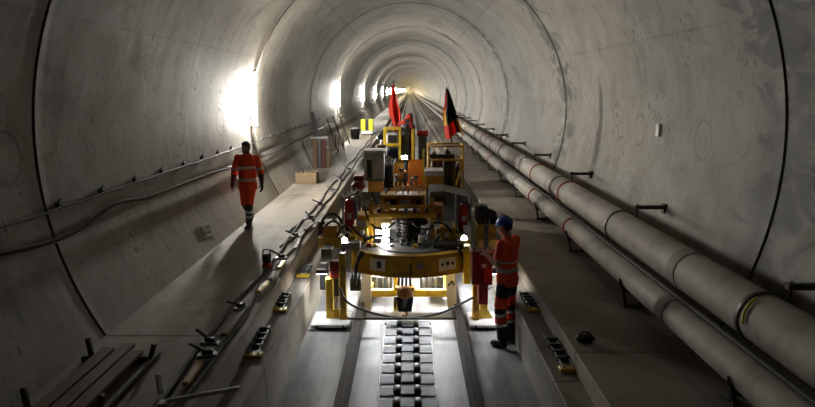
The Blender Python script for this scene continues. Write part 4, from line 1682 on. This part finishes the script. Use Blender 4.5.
def lerp(a, b, t):
    return Vector(a) * (1 - t) + Vector(b) * t


def tape(mbuilder, a, b, t0, t1, ra, rb, extra=.004):
    """tape round a limb between two fractions of it"""
    p, q = lerp(a, b, t0), lerp(a, b, t1)
    r0, r1 = ra + (rb - ra) * t0 + extra, ra + (rb - ra) * t1 + extra
    mbuilder.tube([p, q], [r0, r1], 20)


def boot(m, ankle, d, z0):
    d = Vector(d).normalized()
    a = Vector(ankle)
    heel = Vector((a.x, a.y, z0)) - d * .055
    toe = Vector((a.x, a.y, z0)) + d * .185
    m.tube([a + Vector((0, 0, .14)), a + Vector((0, 0, .02)), Vector((a.x, a.y, z0 + .055))], [.062, .060, .058], 14)
    m.ball(heel + Vector((0, 0, .048)) + d * .02, (.044, .044, .046), 12)
    m.tube([heel + Vector((0, 0, .045)) + d * .01, lerp(heel, toe, .55) + Vector((0, 0, .05)), toe + Vector((0, 0, .040)) - d * .03], [.044, .052, .042], 14)
    m.ball(toe + Vector((0, 0, .038)) - d * .032, (.046, .046, .036), 12)


# ------------------------------------------------------------------ worker in the blue helmet
wx, wy = at(505.5, 346, 9.50).x, 9.47
WK = thing('person', 'person in blue helmet and orange T-shirt, standing with hands at the maroon cabinet', 'person', (wx, wy, 0))
fw = Vector((-.80, .60, 0)).normalized()
WK.rotation_euler = (0, 0, math.atan2(fw.y, fw.x) - PI / 2)
# local frame: +y forward, -x is the figure's left (towards the camera)
hipL, hipR = (-.095, .0, .93), (.095, .0, .93)
kneL, kneR = (-.125, .035, .50), (.115, .03, .50)
ankL, ankR = (-.145, -.03, .10), (.125, -.01, .10)
shL, shR = (-.195, -.01, 1.47), (.195, .0, 1.47)
elL, elR = (-.235, .02, 1.19), (.225, .08, 1.20)
wrL, wrR = (-.135, .245, 1.265), (.12, .30, 1.265)
HC = (0, .055, 1.675)
hf = (-.05, 1, -.22)
mb = MB()
loft(mb, [((0, 0, .86), .13, .10), ((0, 0, .95), .165, .115), ((0, .005, 1.08), .145, .10), ((0, .005, 1.22), .155, .105), ((0, 0, 1.36), .175, .11), ((0, -.005, 1.46), .155, .09), ((0, 0, 1.53), .07, .065)])
limb(mb, [(0, .0, 1.50), (0, .035, 1.60)], [.062, .056])
for sh, el, wr in ((shL, elL, wrL), (shR, elR, wrR)):
    limb(mb, [(sh[0] * .6, sh[1], sh[2] - .01), sh, lerp(sh, el, .4), el, lerp(el, wr, .3), wr], [.062, .058, .052, .042, .043, .028])
for hp, kn, an in ((hipL, kneL, ankL), (hipR, kneR, ankR)):
    limb(mb, [hp, lerp(hp, kn, .3), kn, lerp(kn, an, .3), an], [.090, .082, .058, .060, .04])
    limb(mb, [an, (an[0], an[1] + .14, .045)], [.04, .032])
hand(mb, wrL, Vector(wrL) - Vector(elL), (1, .2, .3), (0.1, .1, -1), 1, .45)
hand(mb, wrR, Vector(wrR) - Vector(elR), (-1, .2, .3), (0, .1, -1), 1, .45)
P, M, E = head(mb, HC, hf)
body = remesh(mb, 'body', SKIN, WK, .0065, 3)
for x in (-.030, .030):
    mb = MB()
    mb.ball(P(x, .077, .006), .0105, 10)
    mb.build('eye', EYE, WK) if False else None
    mb2 = MB()
    mb2.ball(P(x, .0865, .006), .0048, 8)
    o = mb2.bm
    me = bpy.data.meshes.new('pupil')
    # eyes are set in the local frame of the figure
    for bmx, nm, mt in ((mb.bm, 'eye', EYE), (o, 'pupil', BLK)):
        me = bpy.data.meshes.new(nm)
        bmx.to_mesh(me)
        bmx.free()
        me.materials.append(mt)
        ob = bpy.data.objects.new(nm, me)
        COL.objects.link(ob)
        ob.parent = WK


def local(mb, name, mat, parent):
    """links a mesh given in the figure's own frame"""
    me = bpy.data.meshes.new(name)
    mb.bm.to_mesh(me)
    mb.bm.free()
    me.materials.append(mat)
    ob = bpy.data.objects.new(name, me)
    COL.objects.link(ob)
    ob.parent = parent
    OFF[ob] = Vector((0, 0, 0))
    return ob


# short hair showing below the helmet
mb = MB()
mb.ball(P(0, -.030, .020), (.077, .085, .080), 18, E)
remesh(mb, 'hair', HAIR, WK, .009, 2)
# helmet
mb = MB()
b2 = bmesh.new()
bmesh.ops.create_uvsphere(b2, u_segments=28, v_segments=16, radius=1)
bmesh.ops.delete(b2, geom=[v for v in b2.verts if v.co.z < -.02], context='VERTS')
bmesh.ops.scale(b2, vec=(.108, .130, .118), verts=b2.verts)
bmesh.ops.solidify(b2, geom=list(b2.faces), thickness=.005)
bmesh.ops.transform(b2, matrix=Matrix.Translation(P(0, -.004, .042)) @ M.to_4x4(), verts=b2.verts)
mb.merge(b2, True)
hel = local(mb, 'helmet', BLUE, WK)
mb = MB()
n = 30
pk = [(.112 * math.cos(2 * PI * k / n), .132 * math.sin(2 * PI * k / n) + (.045 * max(0, math.sin(2 * PI * k / n)) ** 2)) for k in range(n)]
b2 = bmesh.new()
A = [b2.verts.new(P(x, y - .004, .042 - .05 * max(0, y - .1))) for x, y in pk]
B = [b2.verts.new(P(x * .9, (y - .004) * .88, .045)) for x, y in pk]
for k in range(n):
    b2.faces.new((A[k], A[(k + 1) % n], B[(k + 1) % n], B[k]))
bmesh.ops.solidify(b2, geom=list(b2.faces), thickness=.005)
mb.merge(b2)
local(mb, 'helmet_brim', BLUE, hel)
mb = MB()
mb.tube([P(0, .115, .085), P(0, .07, .148), P(0, 0, .166), P(0, -.07, .148), P(0, -.12, .085)], .011, 8)
local(mb, 'helmet_ridge', BLUE, hel)
# T-shirt
mb = MB()
loft(mb, [((0, .0, .865), .185, .140), ((0, .0, .95), .190, .142), ((0, .01, 1.08), .182, .135), ((0, .01, 1.22), .185, .135), ((0, .0, 1.36), .198, .135), ((0, -.005, 1.46), .175, .115), ((0, .0, 1.515), .105, .088), ((0, .004, 1.54), .076, .072)])
for sh, el in ((shL, elL), (shR, elR)):
    mb.tube([(sh[0] * .55, sh[1], sh[2] - .015), sh, lerp(sh, el, .35), lerp(sh, el, .72)], [.085, .080, .080, .078], 18)
    mb.ball(sh, .080, 14)
sht = remesh(mb, 't_shirt', HIV, WK, .010, 3)
mb = MB()
torso_band(mb, (0, .008, 1.10), .183, .137, .055)
local(mb, 'reflective_band', REFL, sht)
mb = MB()
torso_band(mb, (0, .008, 1.215), .185, .137, .02)
local(mb, 'reflective_band', REFL, sht)
# trousers
mb = MB()
loft(mb, [((0, 0, .84), .170, .125), ((0, 0, .92), .176, .128), ((0, .0, 1.02), .165, .122), ((0, .003, 1.06), .160, .118)])
for hp, kn, an in ((hipL, kneL, ankL), (hipR, kneR, ankR)):
    limb(mb, [(hp[0] * .95, hp[1], hp[2] - .02), lerp(hp, kn, .3), kn, lerp(kn, an, .35)], [.100, .098, .082, .082])
    mb.tube([lerp(kn, an, .3), lerp(kn, an, .95)], [.082, .078], 16)
tr = remesh(mb, 'trousers', NAVY, WK, .010, 3)
for hp, kn, an in ((hipL, kneL, ankL), (hipR, kneR, ankR)):
    for (p, q, t0, t1, ra, rb, mt, nm) in ((hp, kn, .50, .86, .098, .085, HIV, 'orange_panel'), (kn, an, .06, .17, .083, .084, REFL, 'reflective_band'), (kn, an, .20, .36, .083, .083, HIV, 'orange_panel'),
                                           (kn, an, .40, .50, .083, .082, REFL, 'reflective_band')):
        mb = MB()
        tape(mb, p, q, t0, t1, ra, rb, .003)
        local(mb, nm, mt, tr)
for an in (ankL, ankR):
    mb = MB()
    boot(mb, an, (.0, 1, 0), 0.0)
    remesh(mb, 'boot', LEATH, WK, .009, 2)

# ------------------------------------------------------------------ person walking on the walkway
p = onz(249.5, 227.5, ZL)
WA = thing('person', 'person in orange-red hi-vis suit walking along the walkway by the curved wall', 'person', (p.x, p.y, ZL))
WA.rotation_euler = (0, 0, PI - .10)
K = .965
hipL, hipR = (-.09, .0, .93), (.09, .0, .93)
kneL, kneR = (-.055, .13, .52), (.075, .0, .50)
ankL, ankR = (-.03, .11, .105), (.055, -.30, .20)
shL, shR = (-.195, .0, 1.45), (.195, .0, 1.45)
elL, elR = (-.285, .02, 1.17), (.285, -.03, 1.17)
wrL, wrR = (-.325, .10, .93), (.33, -.02, .92)
HC = (0, .045, 1.655)
hf = (.06, 1, -.12)
mb = MB()
loft(mb, [((0, 0, .86), .13, .10), ((0, 0, .95), .165, .115), ((0, .005, 1.08), .145, .10), ((0, .005, 1.22), .155, .105), ((0, 0, 1.36), .175, .11), ((0, -.005, 1.44), .155, .09), ((0, 0, 1.51), .07, .065)])
limb(mb, [(0, .0, 1.49), (0, .03, 1.585)], [.066, .060])
for sh, el, wr in ((shL, elL, wrL), (shR, elR, wrR)):
    limb(mb, [(sh[0] * .6, sh[1], sh[2] - .01), sh, lerp(sh, el, .4), el, lerp(el, wr, .3), wr], [.062, .058, .052, .042, .043, .028])
for hp, kn, an in ((hipL, kneL, ankL), (hipR, kneR, ankR)):
    limb(mb, [hp, lerp(hp, kn, .3), kn, lerp(kn, an, .3), an], [.090, .082, .058, .060, .04])
hand(mb, wrL, Vector(wrL) - Vector(elL), (.3, 1, .1), (1, 0, -.2), 1, .35)
hand(mb, wrR, Vector(wrR) - Vector(elR), (-.3, 1, .1), (-1, 0, -.2), 1, .35)
P, M, E = head(mb, HC, hf)
remesh(mb, 'body', SKIND, WA, .0065, 3)
for x in (-.030, .030):
    for rr, yy_, nm, mt in ((.0105, .077, 'eye', EYE), (.0048, .0865, 'pupil', BLK)):
        mb = MB()
        mb.ball(P(x, yy_, .006), rr, 10)
        local(mb, nm, mt, WA)
mb = MB()
mb.ball(P(0, -.024, .052), (.086, .098, .085), 20, E)
mb.ball(P(0, -.050, .0), (.078, .060, .075), 18, E)
for x in (-.07, .07):
    mb.ball(P(x, .01, .012), (.014, .03, .04), 10, E)
remesh(mb, 'hair', HAIR, WA, .009, 2)
mb = MB()
mb.ball(P(0, .048, -.082), (.046, .046, .032), 14, E)
for x in (-1, 1):
    mb.tube([P(x * .068, .01, -.03), P(x * .058, .04, -.065), P(x * .03, .07, -.085)], [.012, .018, .018], 8)
remesh(mb, 'beard', HAIR, WA, .008, 2)
# jacket with long sleeves
mb = MB()
loft(mb, [((0, .01, .80), .198, .150), ((0, .005, .90), .200, .150), ((0, .01, 1.05), .188, .142), ((0, .01, 1.22), .192, .14), ((0, .0, 1.36), .205, .138), ((0, -.005, 1.45), .180, .115), ((0, .0, 1.505), .105, .088), ((0, .004, 1.545), .078, .076)])
for sh, el, wr in ((shL, elL, wrL), (shR, elR, wrR)):
    mb.tube([(sh[0] * .55, sh[1], sh[2] - .015), sh, lerp(sh, el, .4), el, lerp(el, wr, .25)], [.082, .074, .074, .068, .064], 18)
    mb.ball(sh, .074, 14)
    mb.ball(el, .068, 12)
jk = remesh(mb, 'jacket', HIV, WA, .010, 3)
for z, rx, ry in ((1.26, .195, .142), (1.01, .193, .146)):
    mb = MB()
    torso_band(mb, (0, .008, z), rx, ry, .055)
    local(mb, 'reflective_band', REFL, jk)
for sh, el, wr in ((shL, elL, wrL), (shR, elR, wrR)):
    mb = MB()
    tape(mb, sh, el, .72, .90, .080, .069, .002)
    local(mb, 'reflective_band', REFL, jk)
    mb = MB()
    mb.tube([lerp(el, wr, .2), lerp(el, wr, .55), lerp(el, wr, 1.0)], [.058, .054, .044], 16)
    remesh(mb, 'dark_cuff', MARCL, jk, .009, 2)
    mb = MB()
    d = (Vector(wr) - Vector(el)).normalized()
    w0 = Vector(wr)
    hand(mb, wr, d, (-.3 if wr[0] > 0 else .3, 1, .1), (-1 if wr[0] > 0 else 1, 0, -.2), 1.06, .35)
    for f in list(mb.bm.faces):
        pass
    mb.tube([w0 - d * .02, w0 + d * .03, w0 + d * .085], [.036, .037, .034], 14)
    remesh(mb, 'glove', LEATH, WA, .0055, 1)
# trousers: orange to the knee, dark below
mb = MB()
loft(mb, [((0, 0, .82), .172, .128), ((0, 0, .92), .180, .132), ((0, .0, 1.0), .17, .125)])
for hp, kn in ((hipL, kneL), (hipR, kneR)):
    limb(mb, [(hp[0] * .95, hp[1], hp[2] - .02), lerp(hp, kn, .35), lerp(hp, kn, .8)], [.102, .100, .090])
    mb.tube([lerp(hp, kn, .75), lerp(hp, kn, 1.06)], [.091, .088], 16)
tr = remesh(mb, 'trousers', HIV, WA, .010, 3)
for hp, kn, an in ((hipL, kneL, ankL), (hipR, kneR, ankR)):
    mb = MB()
    limb(mb, [kn, lerp(kn, an, .4)], [.078, .074])
    mb.tube([lerp(kn, an, .35), lerp(kn, an, .96)], [.074, .068], 16)
    lg = remesh(mb, 'lower_leg', NAVY, tr, .010, 3)
    for t0, t1 in ((.34, .46), (.58, .70)):
        mb = MB()
        tape(mb, kn, an, t0, t1, .077, .069, .003)
        local(mb, 'reflective_band', REFL, lg) if False else local(mb, 'reflective_band', REFL, tr)
mb = MB()
boot(mb, ankL, (.05, 1, 0), 0.0)
remesh(mb, 'boot', LEATH, WA, .009, 2)
mb = MB()
boot(mb, (0, 0, .10), (.0, 1, 0), 0.0)
Rx = Matrix.Rotation(math.radians(-28), 4, 'X')
bmesh.ops.transform(mb.bm, matrix=Matrix.Translation(Vector(ankR) + Vector((0, .01, -.0))) @ Rx @ Matrix.Translation((0, 0, -.10)), verts=mb.bm.verts)
remesh(mb, 'boot', LEATH, WA, .009, 2)
WA.scale = (K, K, K)
# ================================================================== LOOK
w = bpy.data.worlds.new('tunnel_air')
SC.world = w
w.use_nodes = True
w.node_tree.nodes['Background'].inputs[0].default_value = (.02, .02, .022, 1)
w.node_tree.nodes['Background'].inputs[1].default_value = .0
vs = SC.view_settings
vs.view_transform = 'Standard'
vs.look = 'None'
vs.gamma = 1
vs.exposure = 1.32
vs.use_curve_mapping = False
